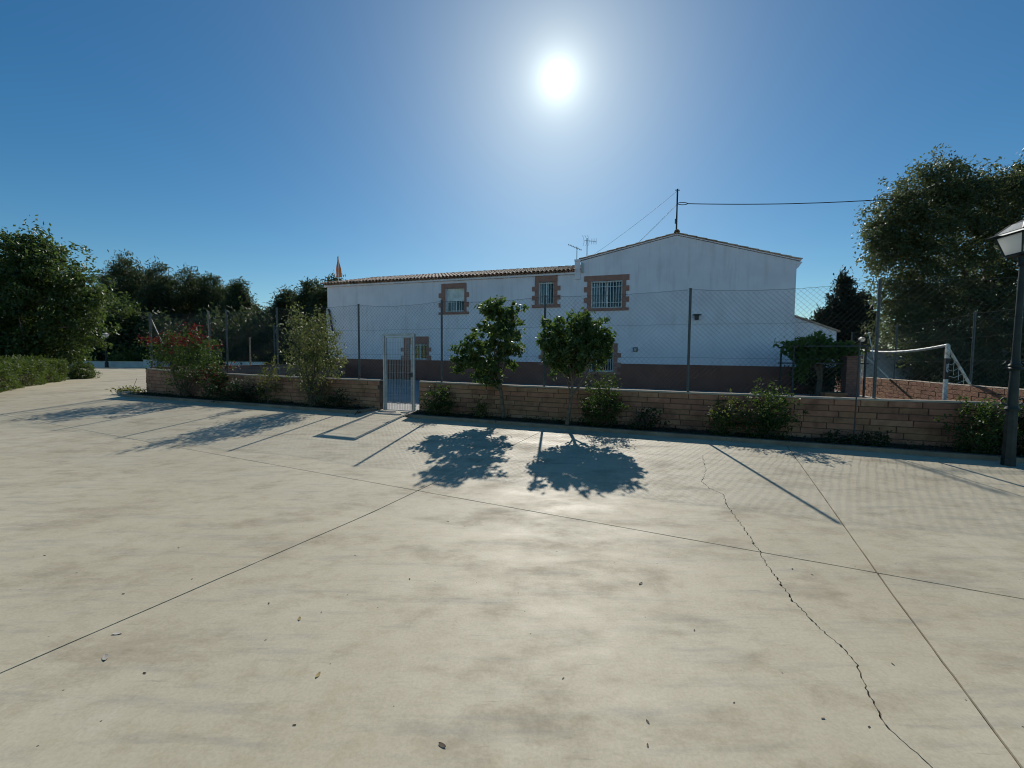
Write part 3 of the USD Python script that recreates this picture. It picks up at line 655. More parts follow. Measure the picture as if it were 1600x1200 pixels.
# brown base band, proud of the plaster and cut round the low windows
dado = Polygon([(-4.48, 0.28), (18.74, 0.28), (18.74, dz_top(18.74)), (-4.48, dz_top(-4.48))]).difference(unary_union([sbox(w['b'][0] - .0, w['b'][2], w['b'][1] + .0, w['b'][3]) for w in WINS[3:]]))
MB().poly(dado, -0.035, -0.0125, Hm).build('base_band', M['dado_paint'], house)
# pilaster and rain pipe where wing and gable meet
b = MB(); b.box((9.62, -0.05, 5.45), (9.88, -0.013, 6.30), X=[*HE, 0], Y=[*HN, 0], o=[*HB, 0]); b.box((9.60, -0.08, 6.30), (9.90, 0.25, 6.38), X=[*HE, 0], Y=[*HN, 0], o=[*HB, 0])
b.build('pilaster', M['white_plaster'], house)
MB().tube([H1(9.98, 6.2, -0.10), H1(9.98, 5.95, -.10), H1(9.98, 5.75, -0.06)], 0.045, 8).build('rain_pipe', M['galvanised'], house, smooth=40)
pz = [H1(-4.36, 4.45, -0.06), H1(-4.28, 4.35, -0.08), H1(-4.20, 3.9, -.08), H1(-4.14, 3.45, -.08), H1(-4.05, 3.22, -.09), H1(-3.86, 3.08, -.12)]
MB().tube(pz, 0.05, 8).build('rain_pipe', M['dark_metal'], house, smooth=40)
MB().tube([H1(-4.43, 4.5, -.08), H1(-4.43, 3.2, -.08)], 0.035, 8).build('rain_pipe', M['white_metal'], house, smooth=40)
# windows
def win(w):
    v0, v1, z0, z1 = w['o']
    fr = MB(); t = 0.045; R = 0.19
    for a, c in (((v0, z0), (v0 + t, z1)), ((v1 - t, z0), (v1, z1)), ((v0 + t, z0), (v1 - t, z0 + t)), ((v0 + t, z1 - t), (v1 - t, z1))):
        fr.box((a[0], R, a[1]), (c[0], R + .05, c[1]), X=[*HE, 0], Y=[*HN, 0], o=[*HB, 0])
    vm = (v0 + v1) / 2
    fr.box((vm - .025, R, z0 + t), (vm + .025, R + .05, z1 - t), X=[*HE, 0], Y=[*HN, 0], o=[*HB, 0])
    wp = fr.build('window', M['white_metal'], house)
    MB().box((v0 + t, R + .02, z0 + t), (v1 - t, R + .026, z1 - t), X=[*HE, 0], Y=[*HN, 0], o=[*HB, 0]).build('pane', M['pane'], wp)
    if w['style'] == 'shutter':
        for k in range(12):
            zz = z1 - .02 - k * 0.053
            MB().box((v0 + .02, R - .03, zz - .048), (v1 - .02, R - .012, zz), X=[*HE, 0], Y=[*HN, 0], o=[*HB, 0]).build('shutter_slat', M['white_metal'], wp)
    if w['style'] in ('shutter', 'cage', 'bars'):
        cu_ = MB(); n = int((v1 - v0) / .05)
        pts = []
        x = v0 + t
        vv = np.linspace(v0 + t, v0 + t + (v1 - v0 - 2 * t) * (0.32 if w['style'] == 'cage' else 0.45), n)
        for k, a in enumerate(vv):
            pts.append((a, R + .12 + 0.03 * math.sin(k * 1.9)))
        for (a, wa), (c, wc) in zip(pts[:-1], pts[1:]):
            cu_.add(Hm([[a, z0 + .03, wa], [c, z0 + .03, wc], [c, z1 - .03, wc], [a, z1 - .03, wa]]), [[0, 1, 2, 3]])
        cu_.build('curtain', M['curtain'], wp)
    # iron grille in front of the pane
    g = MB(); sp = {'shutter': 0.15, 'cage': 0.125, 'bars': 0.115, 'dark': 0.2}[w['style']]
    gw = -0.03 if w['style'] == 'cage' else 0.04
    n = max(3, int(round((v1 - v0) / sp)))
    gt = z1 - 0.66 if w['style'] == 'shutter' else z1 - .02
    for k in range(n + 1):
        v = v0 + .02 + (v1 - v0 - .04) * k / n
        g.tube([H1(v, z0 + .02, gw), H1(v, gt, gw)], 0.011 if w['style'] != 'cage' else 0.013, 6)
    for zz in ((z0 + .06, gt - .06) if w['style'] != 'cage' else (z0 + .03, z0 + .25, z1 - .27, z1 - .03)):
        g.tube([H1(v0 + .01, zz, gw + .012), H1(v1 - .01, zz, gw + .012)], 0.011, 6)
    g.build('grille', M['white_metal'], wp, smooth=40)
    # surround: lintel, sill, jambs with toothed blocks
    bv0, bv1, bz0, bz1 = w['b']; q0, q1 = w['q']
    def blk(a0, a1, c0, c1, pr=-.045):
        MB().box((a0, pr, c0), (a1, -0.0123, c1), X=[*HE, 0], Y=[*HN, 0], o=[*HB, 0]).build('surround_block', M['quoin_stone'], wp)
    blk(bv0, bv1, z1, bz1) if w['style'] != 'cage' else blk(q0, q1, z1 + .0, bz1)
    if bz0 < z0:
        blk(q0, q1, bz0, z0, -.06)
    h = (z1 - z0); nb = 5 if h > 1.0 else (4 if h > .75 else 3)
    for k in range(nb):
        a, c = z0 + h * k / nb + .003, z0 + h * (k + 1) / nb - .003
        long = (k % 2 == 1) if nb % 2 else (k % 2 == (1 if w['style'] != 'dark' else 0))
        blk(q0 if long else bv0, v0, a, c, -.047 if long else -.042); blk(v1, q1 if long else bv1, a, c, -.047 if long else -.042)
for w in WINS:
    win(w)
# tiled roofs: rows of half-round clay tiles
def tile_run(b, p0, p1, r=0.085, up=(0, 0, 1), seg=6, cover=True):
    p0, p1 = np.asarray(p0, float), np.asarray(p1, float)
    t = (p1 - p0) / np.linalg.norm(p1 - p0); side = np.cross(t, up); side /= np.linalg.norm(side); upn = np.cross(side, t)
    L = np.linalg.norm(p1 - p0); n = max(1, int(round(L / 0.42)))
    for k in range(n):
        a, c = p0 + t * L * k / n - t * .03, p0 + t * L * (k + 1) / n + t * .03
        ra, rc = r * 1.12, r * 0.9
        ang = np.linspace(0, math.pi, seg + 1)
        ring = lambda c_, rr, lift: [c_ + side * rr * math.cos(x) + upn * (rr * math.sin(x) * (1 if cover else -1) + lift) for x in ang]
        v = ring(a, ra, .015) + ring(c, rc, 0) + ring(a, ra - .014, .015) + ring(c, rc - .014, 0)
        m = seg + 1; f = []
        for s in range(seg):
            f += [[s, s + 1, m + s + 1, m + s], [2 * m + s, 3 * m + s, 3 * m + s + 1, 2 * m + s + 1], [s, 2 * m + s, 2 * m + s + 1, s + 1]]
        b.add(v, f)
def roof_plane(b, base, v0, v1, e0, e1, drip=0.12, pitch=0.21):
    """tiles whose rows run from the eave (w = e0) up to the ridge (w = e1)"""
    n = int((v1 - v0) / 0.205)
    for k in range(n):
        v = v0 + (k + .5) * (v1 - v0) / n
        jit = rnd.uniform(-.02, .02); dzz = rnd.uniform(-.012, .012)
        tile_run(b, H1(v, base(v) + dzz, e0 - drip + jit), H1(v, base(v) + pitch * (e1 - e0) + dzz, e1))
        if k:
            vv = v0 + k * (v1 - v0) / n
            tile_run(b, H1(vv, base(vv) - .0 + .03, e0 - drip * .6 + jit), H1(vv, base(vv) + pitch * (e1 - e0) + .03, e1), cover=False)
b = MB(); roof_plane(b, lambda v: 5.83, -4.66, 9.66, 0.0, 4.6, drip=0.24, pitch=0.265)
roof = b.build('roof_tiles', M['roof_clay'], house, smooth=40); tag(roof, kind='stuff')
b = MB(); rz = 5.83 + .265 * 4.6
b.add(Hm([[-4.6, 5.80, -.10], [9.62, 5.80, -.10], [9.62, rz - .05, 4.6], [-4.6, rz - .05, 4.6], [9.62, 5.7, 9.2], [-4.6, 5.7, 9.2]]), [[0, 1, 2, 3], [3, 2, 4, 5]])
b.add(Hm([[-4.46, 5.6, 0.0], [-4.46, 5.6, 9.0], [-4.46, rz - .05, 4.6]]), [[0, 1, 2]])
b.build('roof_deck', M['white_plaster'], house)
b = MB()
for k in range(34):
    a, c = -4.7 + k * 14.36 / 34, -4.7 + (k + 1) * 14.36 / 34 + .04
    tile_run(b, H1(a, rz, 4.6), H1(c, rz, 4.6), r=.1)
tag(b.build('ridge_tiles', M['roof_clay'], house, smooth=40), kind='stuff')
MB().box((-4.60, -0.10, 5.70), (9.62, -0.0, 5.79), X=[*HE, 0], Y=[*HN, 0], o=[*HB, 0]).build('eave_moulding', M['white_plaster'], house)
# gable block roof: verge tiles along both slopes and a deck behind
b = MB(); dk = MB()
for (A, B) in ((GL, GA), (GA, GR)):
    e = 0.14 if B is GR else 0.0
    A2 = (A[0] - (0.05 if A is GL else 0), A[1]); B2 = (B[0] + e, B[1] - e * .3)
    L = math.hypot(B2[0] - A2[0], B2[1] - A2[1]); n = int(L / .40)
    dk.add(Hm([[A2[0], A2[1] + .02, -.06], [B2[0], B2[1] + .02, -.06], [B2[0], B2[1] + .02, 11.0], [A2[0], A2[1] + .02, 11.0], [A2[0], A2[1] + .06, -.06], [B2[0], B2[1] + .06, -.06], [B2[0], B2[1] + .06, 11.0], [A2[0], A2[1] + .06, 11.0]]),
           [[3, 2, 1, 0], [4, 5, 6, 7], [0, 1, 5, 4], [1, 2, 6, 5], [2, 3, 7, 6], [3, 0, 4, 7]])
    for row in range(26):
        w = -0.04 + row * .21 if row < 12 else -0.04 + 12 * .21 + (row - 12) * .6
        lo, hi = (A2, B2) if A2[1] < B2[1] else (B2, A2)
        tile_run(b, H1(lo[0], lo[1] + .07, w), H1(hi[0], hi[1] + .07, w), r=.058, seg=4)
dk.build('roof_deck', M['white_plaster'], house)
tag(b.build('roof_tiles', M['roof_clay'], house, smooth=40), kind='stuff')
b = MB()
for k in range(27):
    tile_run(b, H1(GA[0], GA[1] + .10, -.10 + k * .41), H1(GA[0], GA[1] + .10, -.10 + (k + 1) * .41), r=.11)
tag(b.build('ridge_tiles', M['roof_clay'], house, smooth=40), kind='stuff')
b = MB(); b.poly(Polygon([(18.72, 5.45), (18.78, 5.5), (18.84, 5.6), (18.92, 5.72), (18.72, 5.76)]), -.02, 11.0, Hm); b.build('eave_moulding', M['white_plaster'], house)
b = MB(); b.poly(Polygon([(11.42, 6.65), (12.12, 6.72), (12.06, 6.80), (11.92, 6.90), (11.84, 6.92), (11.76, 6.90), (11.6, 6.78)]), 0.5, 1.1, Hm); b.build('chimney_hood', M['white_plaster'], house)
b = MB(); b.box((9.98, 0.35, 6.2), (10.2, 0.6, 6.52), X=[*HE, 0], Y=[*HN, 0], o=[*HB, 0]); b.build('chimney_stub', M['white_plaster'], house)
# fittings on the wall
p = H1(14.98, 3.64, -0.013)
t = thing('wall_floodlight', 'small dark floodlight fixed to the blank gable wall', 'floodlight', p)
b = MB(); b.box((-0.17, -0.30, 0.0), (0.17, -0.05, 0.035), X=[*HE, 0], Y=[*HN, 0]); b.build('housing', M['dark_metal'], t)
b = MB(); b.box((-0.08, -0.2, -0.2), (0.08, -0.06, -0.003), X=[*HE, 0], Y=[*HN, 0]); b.build('lamp_body', M['dark_metal'], t)
b = MB(); b.box((-0.025, -0.06, -0.14), (0.025, 0.0, 0.0), X=[*HE, 0], Y=[*HN, 0]); b.build('bracket', M['galvanised'], t)
p = H1(12.45, 2.16, -0.013)
t = thing('wall_lamp', 'small pale square lamp low on the gable wall, right of the lower barred window', 'lamp', p)
b = MB(); b.box((-0.10, -0.02, -0.10), (0.10, 0.0, 0.10), X=[*HE, 0], Y=[*HN, 0]); b.build('back_plate', M['dark_metal'], t)
b = MB(); b.box((-0.07, -0.12, -0.07), (0.04, -0.021, 0.06), X=[*HE, 0], Y=[*HN, 0]); b.build('lamp_body', M['frosted'], t)

# mast on the ridge with street lamp head; cables; aerials
p = H1(14.08, 7.20, 0.25)
mast = thing('roof_mast', 'thin dark pole on the gable ridge carrying an overhead cable', 'mast', p)
MB().tube([(0, 0, -.1), (0, 0, 2.05)], 0.035, 8).build('pole', M['dark_metal'], mast, smooth=40)
MB().tube([(-.10, .0, 2.0), (.10, 0, 2.0)], 0.018, 6).build('crossarm', M['dark_metal'], mast, smooth=40)
cn = MB(); loop = [(0.02 + 0.22 + 0.22 * math.cos(a), 0.0, 1.42 + 0.05 * math.sin(a)) for a in np.linspace(0, 2 * math.pi * 2.9, 60)]
cn.tube(loop, 0.016, 6); cn.build('cable_coil', M['black_rubber'], mast, smooth=40)
MB().box((-.07, -.05, .55), (-.02, .03, .75)).build('clamp', M['dark_metal'], mast)
def cable(label, a, b, sagm, r, name='overhead_cable'):
    a, b = np.array(a, float), np.array(b, float)
    ts = np.linspace(0, 1, 40); pts = a + (b - a) * ts[:, None]; pts[:, 2] -= sagm * 4 * ts * (1 - ts)
    m = obj(name, MB().tube(pts, r, 5).mesh(), M['black_rubber'], smooth=40); tag(m, label, 'cable')
mp = np.array(p)
cable('thick overhead cable running right from the roof mast to the big tree', mp + (0.42, 0, 1.42), at_depth(1395, 311, 17.6), 0.10, 0.019)
cable('stay cable slanting left from the mast down to the gable roof', mp + (0, 0, 1.40), H1(12.3, 6.92, 0.4), 0.02, 0.010)
cable('thin wire slanting from the mast top down to the aerials', mp + (0, 0, 1.98), H1(10.35, 6.62, 0.45), 0.08, 0.006)
pa = H1(10.12, 6.35, 0.45)
t = thing('rooftop_aerial', 'taller tv aerial with loop dipoles at the left end of the gable roof', 'aerial', pa)
MB().tube([(0, 0, -.1), (0, 0, 1.12)], 0.02, 6).build('pole', M['galvanised'], t, smooth=40)
b = MB(); b.tube([(-.12, 0, 1.0), (.42, -.05, 0.95)], 0.012, 5)
for k, x in enumerate((-.1, .02, .14)):
    an = np.linspace(-1.3, 1.3, 9); b.tube([(x + .10 * math.cos(a) - .15, 0.28 * math.sin(a) * .4, 1.0 + 0.28 * math.sin(a)) for a in an], 0.008, 4)
for x in (.22, .32, .42):
    b.tube([(x, -.03, .82), (x, -.03, 1.10)], 0.008, 4); b.tube([(x, -.16, .95), (x, .1, .95)], 0.006, 4)
b.build('dipoles', M['galvanised'], t)
pa = H1(9.66, 6.30, 0.3)
t = thing('rooftop_aerial', 'shorter tv aerial with a long toothed boom pointing left above the wing roof', 'aerial', pa)
MB().tube([(0, 0, -.3), (0, 0, 0.76)], 0.018, 6).build('pole', M['galvanised'], t, smooth=40)
b = MB(); b.tube([(-.42, 0, 0.86), (.22, 0, .60)], 0.010, 5)
for k in range(9):
    x = -.40 + k * .075; z = .86 - (x + .42) * .406
    b.tube([(x, -.14, z), (x, .14, z)], 0.006, 4); b.tube([(x, 0, z - .035), (x, 0, z + .035)], .006, 4)
b.build('boom', M['dark_metal'], t)
# orange pennant beyond the left end of the roof
pf = at_depth(529, 440, 27.5)
t = thing('orange_pennant', 'narrow pointed orange pennant rising behind the left end of the roof', 'flag', (pf[0], pf[1], 0.5))
MB().tube([(0, 0, 0), (0, 0, 7.75)], 0.02, 6).build('pole', M['white_metal'], t, smooth=40)
b = MB(); n = 9
for k in range(n):
    z0, z1 = 7.7 - 1.3 * k / n, 7.7 - 1.3 * (k + 1) / n; w0, w1 = .02 + .34 * k / n, .02 + .34 * (k + 1) / n
    y0, y1 = .05 * math.sin(k * .9), .05 * math.sin((k + 1) * .9)
    b.add([(-.06 - w0 * .3, y0, z0), (w0 * .7, -y0, z0), (w1 * .7, -y1, z1), (-.06 - w1 * .3, y1, z1)], [[0, 1, 2, 3]])
b.build('cloth', M['orange_cloth'], t)

# annex at the right of the house
ax = thing('annex_building', 'low white lean-to building with sloping top right of the gable', 'building', (0, 0, 0))
MB().poly(Polygon([(18.80, 0.3), (20.45, 0.3), (20.45, 2.92), (18.80, 3.60)]), 0.6, 6.0, Hm).build('wall', M['white_plaster'], ax)
MB().poly(Polygon([(18.79, 0.3), (20.47, 0.3), (20.47, 1.42), (18.79, 1.42)]), 0.575, 0.598, Hm).build('base_band', M['dado_paint'], ax)
b = MB(); b.poly(Polygon([(18.78, 3.612), (20.55, 2.882), (20.55, 2.95), (18.78, 3.68)]), 0.52, 6.1, Hm); b.build('roof', M['roof_clay'], ax)

# ------------------------------------------------------------------ foliage tools
def leaves(centers, normals_bias, length, width, fold=0.25, droop=0.0, rng=nrg, jitter=0.35):
    """leaf-sized folded blades at centers: two triangles each side of a mid rib"""
    n = len(centers)
    d = rng.normal(size=(n, 3)); d[:, 2] -= droop; d += normals_bias
    d /= np.linalg.norm(d, axis=1, keepdims=True)
    r = rng.normal(size=(n, 3)); s = np.cross(d, r); s /= np.linalg.norm(s, axis=1, keepdims=True) + 1e-9
    up = np.cross(s, d)
    L = length * rng.uniform(1 - jitter, 1 + jitter, (n, 1)); Wd = width * rng.uniform(1 - jitter, 1 + jitter, (n, 1))
    a = centers - d * L * .5; t = centers + d * L * .5; m = centers - up * fold * Wd * .4
    p1, p2 = centers + s * Wd * .5 + up * fold * Wd * .3, centers - s * Wd * .5 + up * fold * Wd * .3
    v = np.stack([a, p1, t, p2, ], 1).reshape(-1, 3)
    k = np.arange(n)[:, None] * 4
    f = np.concatenate([k + [[0, 1, 2]], k + [[0, 2, 3]]])
    return v, f
def clump_points(blobs, n_clusters, per, spread, shell=0.55, rng=nrg, gap_seed=0.0, gap=0.0):
    """leaf positions in clusters spread through ellipsoid blobs (cx, cy, cz, rx, ry, rz[, weight])"""
    vol = np.array([(b[3] * b[4] * b[5]) ** (2 / 3) * (b[6] if len(b) > 6 else 1) for b in blobs]); vol /= vol.sum()
    C, O = [], []
    for b, w in zip(blobs, vol):
        k = max(3, int(round(n_clusters * w)))
        d = rng.normal(size=(k, 3)); d /= np.linalg.norm(d, axis=1, keepdims=True)
        rr = shell + (1.04 - shell) * rng.random((k, 1)) ** 0.6
        rr *= 1 + 0.22 * np.sin(d[:, :1] * 5 + gap_seed + b[0]) * np.sin(d[:, 2:] * 6 + b[1])
        sprig = rng.random((k, 1)) < 0.13
        rr = np.where(sprig, 1.08 + .34 * rng.random((k, 1)), rr)
        c = np.array(b[:3]) + d * rr * np.array(b[3:6])
        C.append(c); O.append(d)
    C, O = np.vstack(C), np.vstack(O)
    if gap:
        keep = meshkit.noise(C * 0.9 / max(spread * 3, .05) + 13.7 + gap_seed) > -gap
        C, O = C[keep], O[keep]
    k = rng.poisson(per, len(C)).clip(2)
    idx = np.repeat(np.arange(len(C)), k)
    p = C[idx] + rng.normal(size=(len(idx), 3)) * spread * rng.uniform(.5, 1.2, len(C))[idx][:, None] * [1, 1, .8]
    return p, O[idx], C
def limbs(b, base, crowns, r0, rng, top=None, n_sub=10, lean=(0, 0)):
    """tapered trunk to the crown centre, limbs to the cluster centres"""
    base = np.array(base, float)
    top = np.array(top, float)
    ts = np.linspace(0, 1, 8)
    wob = np.column_stack([np.sin(ts * 4 + base[0]) * .06, np.cos(ts * 3.3 + base[1]) * .06, 0 * ts]) * np.linalg.norm(top - base) * .35 * (ts * (1 - ts) * 4)[:, None]
    tr = base + (top - base) * ts[:, None] + wob
    b.tube(tr, r0 * (1.25 - .75 * ts) * np.where(ts < .08, 1.25, 1), 9)
    for c in crowns:
        k = rng.integers(3, 7); s = tr[k]; rr = r0 * (1.25 - .75 * ts[k]) * .55
        mid = s + (c - s) * .5 + rng.normal(size=3) * .08 * np.linalg.norm(c - s) + (0, 0, .08 * np.linalg.norm(c - s))
        q = np.array([s, s + (mid - s) * .55, mid, mid + (c - mid) * .55, c])
        b.tube(q, [rr, rr * .75, rr * .55, rr * .35, rr * .15], 6)
def plant(name, label, cat, base, blobs, leafmat, n_clusters, per, spread, ll, lw, trunk_top=None, r0=0.03, barkmat='bark', droop=0.3, shell=.5, seed=1, n_limbs=14, group=None, outward=0.5, gap=0.0, stems=0, part='crown', trunkname='trunk', extra=None):
    rng = np.random.default_rng(seed)
    base = np.array(base, float)
    t = thing(name, label, cat, base, group=group)
    rel = [(b[0] - base[0], b[1] - base[1], b[2] - base[2], *b[3:]) for b in blobs]
    p, o, C = clump_points(rel, n_clusters, per, spread, shell, rng, seed * 1.7, gap)
    p[:, 2] = np.maximum(p[:, 2], 0.02)
    obj(part, leaves(p, o * outward, ll, lw, droop=droop, rng=rng), M[leafmat], t)
    b = MB()
    if stems:
        for k in rng.choice(len(C), min(stems, len(C)), replace=False):
            s0 = np.array([rng.normal() * .05, rng.normal() * .05, -.05]); c = C[k]
            mid = (s0 + c) / 2 + np.array([*(rng.normal(size=2) * .06), .05])
            b.tube([s0, s0 + (mid - s0) * .5, mid, c], [r0, r0 * .8, r0 * .6, r0 * .3], 5)
        b.build('stems', M[barkmat], t)
    elif trunk_top is not None:
        pick = C[rng.choice(len(C), min(n_limbs, len(C)), replace=False)]
        limbs(b, (0, 0, -.12), pick, r0, rng, top=np.array(trunk_top, float) - base)
        b.build(trunkname, M[barkmat], t, smooth=50)
    if extra:
        extra(t, rng, C)
    return t

# ------------------------------------------------------------------ the two small trees before the wall
bx, by = -0.19, 9.98; bz_ = float(gz(bx, by)) + .03
def T1(px, py, r, ry=None, dy=0.0, rz=None):
    c = at_depth(px, py, by + dy); k = (by + dy) / 660
    return (c[0], c[1], c[2], r * k, (ry or r) * k, (rz or r) * k)
plant('citrus_tree', 'small dark-leaved tree with a lopsided two-lobed crown and curved trunk, right of the gate', 'tree', (bx, by, bz_),
      [T1(770, 482, 19), T1(792, 497, 21), T1(781, 522, 28, 32), T1(797, 553, 20), T1(744, 548, 26, 30), T1(724, 566, 14), T1(764, 576, 20, 24), T1(746, 590, 8), T1(776, 596, 10)], 'citrus_leaf', 330, 17, 0.055, 0.125, 0.052, gap=.17,
      trunk_top=at_depth(772, 545, by), r0=0.042, barkmat='bark', seed=11, n_limbs=18, outward=.4, droop=.5, shell=.3)
bx2, by2 = 1.17, 9.03; bz2 = float(gz(bx2, by2)) + .03
def T2(px, py, r, ry=None, dy=0.0, rz=None):
    c = at_depth(px, py, by2 + dy); k = (by2 + dy) / 660
    return (c[0], c[1], c[2], r * k, (ry or r) * k, (rz or r) * k)
plant('citrus_tree', 'small dark-leaved tree with one broad round crown on a straight trunk, nearer the middle', 'tree', (bx2, by2, bz2),
      [T2(900, 537, 38, 40, rz=33), T2(866, 522, 22), T2(930, 524, 22, 26), T2(908, 502, 17), T2(868, 555, 22), T2(935, 555, 19), T2(893, 570, 24, 26, rz=17), T2(848, 538, 8), T2(950, 540, 9)], 'citrus_leaf', 390, 16, 0.055, 0.125, 0.052, gap=.20,
      trunk_top=at_depth(898, 545, by2), r0=0.038, barkmat='bark', seed=12, n_limbs=18, outward=.4, droop=.7, shell=.3)

# ------------------------------------------------------------------ shrubs of the planting bed
def bed_plant(label, px, s, wpx, y0, y1, mat, dens=1.0, ll=.06, lw=.026, seed=1, name='garden_shrub', cat='shrub', stems=10, shape=None, r0=.008, spread=.05, **kw):
    u = strip_u(px, s); p = W3(u, s, .03); k = p[1] / 660
    ctr = lambda x, y: at_depth(x, y, p[1])
    if shape is None:
        shape = [(0, .5, .5, .42), (-.18, .35, .32, .3), (.2, .38, .32, .3), (.05, .72, .3, .26)]
    blobs = []
    H = (y1 - y0)
    for (fx, fy, rx, rz) in shape:
        c = ctr(px + fx * wpx, y1 - fy * H); blobs.append((c[0], c[1], c[2], rx * wpx * k, min(rx * wpx * k, .42), rz * H * k))
    area = wpx * H * k * k
    n = int(220 * area * dens) + 14
    return plant(name, label, cat, p, blobs, mat, n, 11, spread, ll, lw, seed=seed, stems=stems, r0=r0, shell=.25, group='plants in the bed along the wall', trunkname='stems', part='foliage', **kw)
bed_plant('rounded dark green shrub just right of the gate', 685, -.42, 50, 598, 658, 'shrub_leaf', seed=21)
bed_plant('thin wispy seedling against the wall between round shrub and lopsided tree', 751, -.4, 24, 622, 660, 'weed_leaf', .5, seed=22)
bed_plant('large round shrub against the wall right of the broad-crowned tree', 938, -.42, 68, 583, 676, 'shrub_leaf', 1.0, seed=23)
bed_plant('low dim shrub between two taller shrubs in the middle of the wall', 1010, -.45, 46, 634, 680, 'dark_shrub_leaf', .7, seed=24)
bed_plant('yellow-green ragged shrub, left one of the touching pair on the right', 1133, -.42, 50, 614, 694, 'yellow_shrub_leaf', .7, seed=25)
bed_plant('tall dense shrub, right one of the touching pair, topping the wall', 1200, -.42, 78, 596, 696, 'shrub_leaf', 1.0, seed=26)
bed_plant('low sprawling plant at the wall foot before the goal', 1310, -.45, 62, 678, 702, 'dark_shrub_leaf', .9, seed=27)
bed_plant('small dark tuft at the wall foot left of the far right shrub', 1365, -.45, 36, 672, 706, 'dark_shrub_leaf', .9, seed=28)
bed_plant('spreading green shrub beside the black lamp post', 1540, -.40, 96, 618, 722, 'shrub_leaf', 1.0, seed=29)
bed_plant('dim shrub right of the lamp post at the picture edge', 1625, -.40, 70, 622, 740, 'dark_shrub_leaf', 1.0, seed=30)
bed_plant('squat dark shrub under the wall top left of the pale tall shrub', 374, -.45, 66, 590, 640, 'dark_shrub_leaf', .8, seed=31)
bed_plant('thin leafy sprig rising over the wall left of the pale tall shrub', 420, -.4, 36, 548, 640, 'weed_leaf', .35, seed=32, ll=.05)
bed_plant('tall loose shrub with pale olive leaves left of the gate', 490, -.45, 96, 478, 645, 'pale_leaf', .55, seed=33, name='tall_shrub', ll=.075, lw=.03, stems=40, spread=.09, r0=.014,
          shape=[(0, .62, .42, .2), (-.22, .75, .24, .18), (.22, .6, .26, .2), (-.2, .5, .28, .2), (.05, .4, .34, .16), (-.25, .92, .12, .10), (.1, .85, .2, .12), (0, .2, .22, .2), (.32, .5, .14, .12)])
bed_plant('dark tangle of low stems at the foot of the pale tall shrub', 525, -.4, 60, 606, 650, 'dark_shrub_leaf', .5, seed=34)
bed_plant('thin climbing sprig on the wall right of the red-leaved shrub', 405, -.3, 20, 590, 640, 'dark_shrub_leaf', .4, seed=37)
def reds(t, rng, C):
    top = C[C[:, 2] > np.quantile(C[:, 2], .52)]
    top = top[(top[:, 2] > np.quantile(top[:, 2], .5)) | (rng.random(len(top)) < .25)]
    hubs = top[rng.choice(len(top), 17, replace=False)]
    p = np.repeat(hubs, 40, 0) + rng.normal(size=(17 * 40, 3)) * [.16, .13, .06] + [0, 0, .05]
    obj('red_leaves', leaves(p, np.array([0, 0, .3]), .07, .04, rng=rng), M['red_leaf'], t)
bed_plant('straggly shrub with bright red leaf tips overhanging the left end of the wall', 285, -.35, 104, 505, 628, 'shrub_leaf', .27, seed=35, name='red_tipped_shrub', ll=.08, lw=.04, stems=30, spread=.1, r0=.012, extra=reds,
          shape=[(0, .72, .4, .2), (-.28, .66, .24, .18), (.25, .6, .26, .18), (-.05, .5, .34, .18), (.35, .45, .16, .16), (.1, .3, .18, .2)])
def reds2(t, rng, C):
    hubs = C[rng.choice(len(C), 9, replace=False)]
    p = np.repeat(hubs, 30, 0) + rng.normal(size=(9 * 30, 3)) * [.12, .12, .07]
    obj('red_leaves', leaves(p, np.array([0, 0, .3]), .07, .04, rng=rng), M['red_leaf'], t)
bed_plant('thin upright shoot with red leaf tips right of the larger red-tipped shrub', 333, -.35, 36, 532, 632, 'shrub_leaf', .4, seed=36, name='red_tipped_shrub', ll=.08, lw=.04, stems=10, spread=.08, extra=reds2)
rng = np.random.default_rng(401)
k = 520
uu = np.concatenate([rng.uniform(-12.0, -2.1, k // 2), rng.uniform(-0.5, 12.5, k // 2)]); ss = rng.uniform(-.74, -.12, k)
cc = np.array([W3(u, s_, .05) for u, s_ in zip(uu, ss)]); hh = rng.uniform(.02, .11, k)
pp_ = np.repeat(cc, 14, 0) + rng.normal(size=(k * 14, 3)) * np.repeat(np.column_stack([hh, hh, hh * .6]), 14, 0); pp_[:, 2] = np.maximum(pp_[:, 2], np.repeat(cc[:, 2], 14) - .01)
m = obj('bed_weeds', leaves(pp_, np.array([0, 0, .6]), .055, .018, rng=rng), M['dark_shrub_leaf']); tag(m, 'low dark weeds and fallen leaves covering the soil between kerb and wall', 'weeds', kind='stuff')
# tuft and stone at the left end of the bed
p = W3(-12.15, -.35, .04)
t = thing('succulent_tuft', 'low leafy tuft with one stalk at the left tip of the bed', 'plant', p, group='plants in the bed along the wall')
rng = np.random.default_rng(40)
c = rng.normal(size=(260, 3)) * [.22, .16, .05] + [0, 0, .10]; c[:, 2] = np.abs(c[:, 2])
obj('foliage', leaves(c, np.array([0, 0, .5]), .11, .035, rng=rng), M['weed_leaf'], t)
MB().tube([(.05, 0, .05), (.16, 0, .26), (.28, -.02, .50)], .006, 5).build('stalk', M['bark'], t)
for k, (u, s, r_, lab) in enumerate([(-12.38, -.30, .17, 'brown rounded stone at the left tip of the bed'), (-12.0, -.45, .13, 'smaller brown stone beside the leafy tuft')]):
    q_ = W3(u, s, .05); m = obj('edge_stone', tuple(blob_stone(q_, r_ * 1.5, r_, .12, 60 + k, .4)), M['flat_stone'], smooth=40)
    UsdGeom.Xformable(m.GetPrim()).AddTranslateOp().Set(Gf.Vec3d(*q_)); tag(m, lab, 'stone')
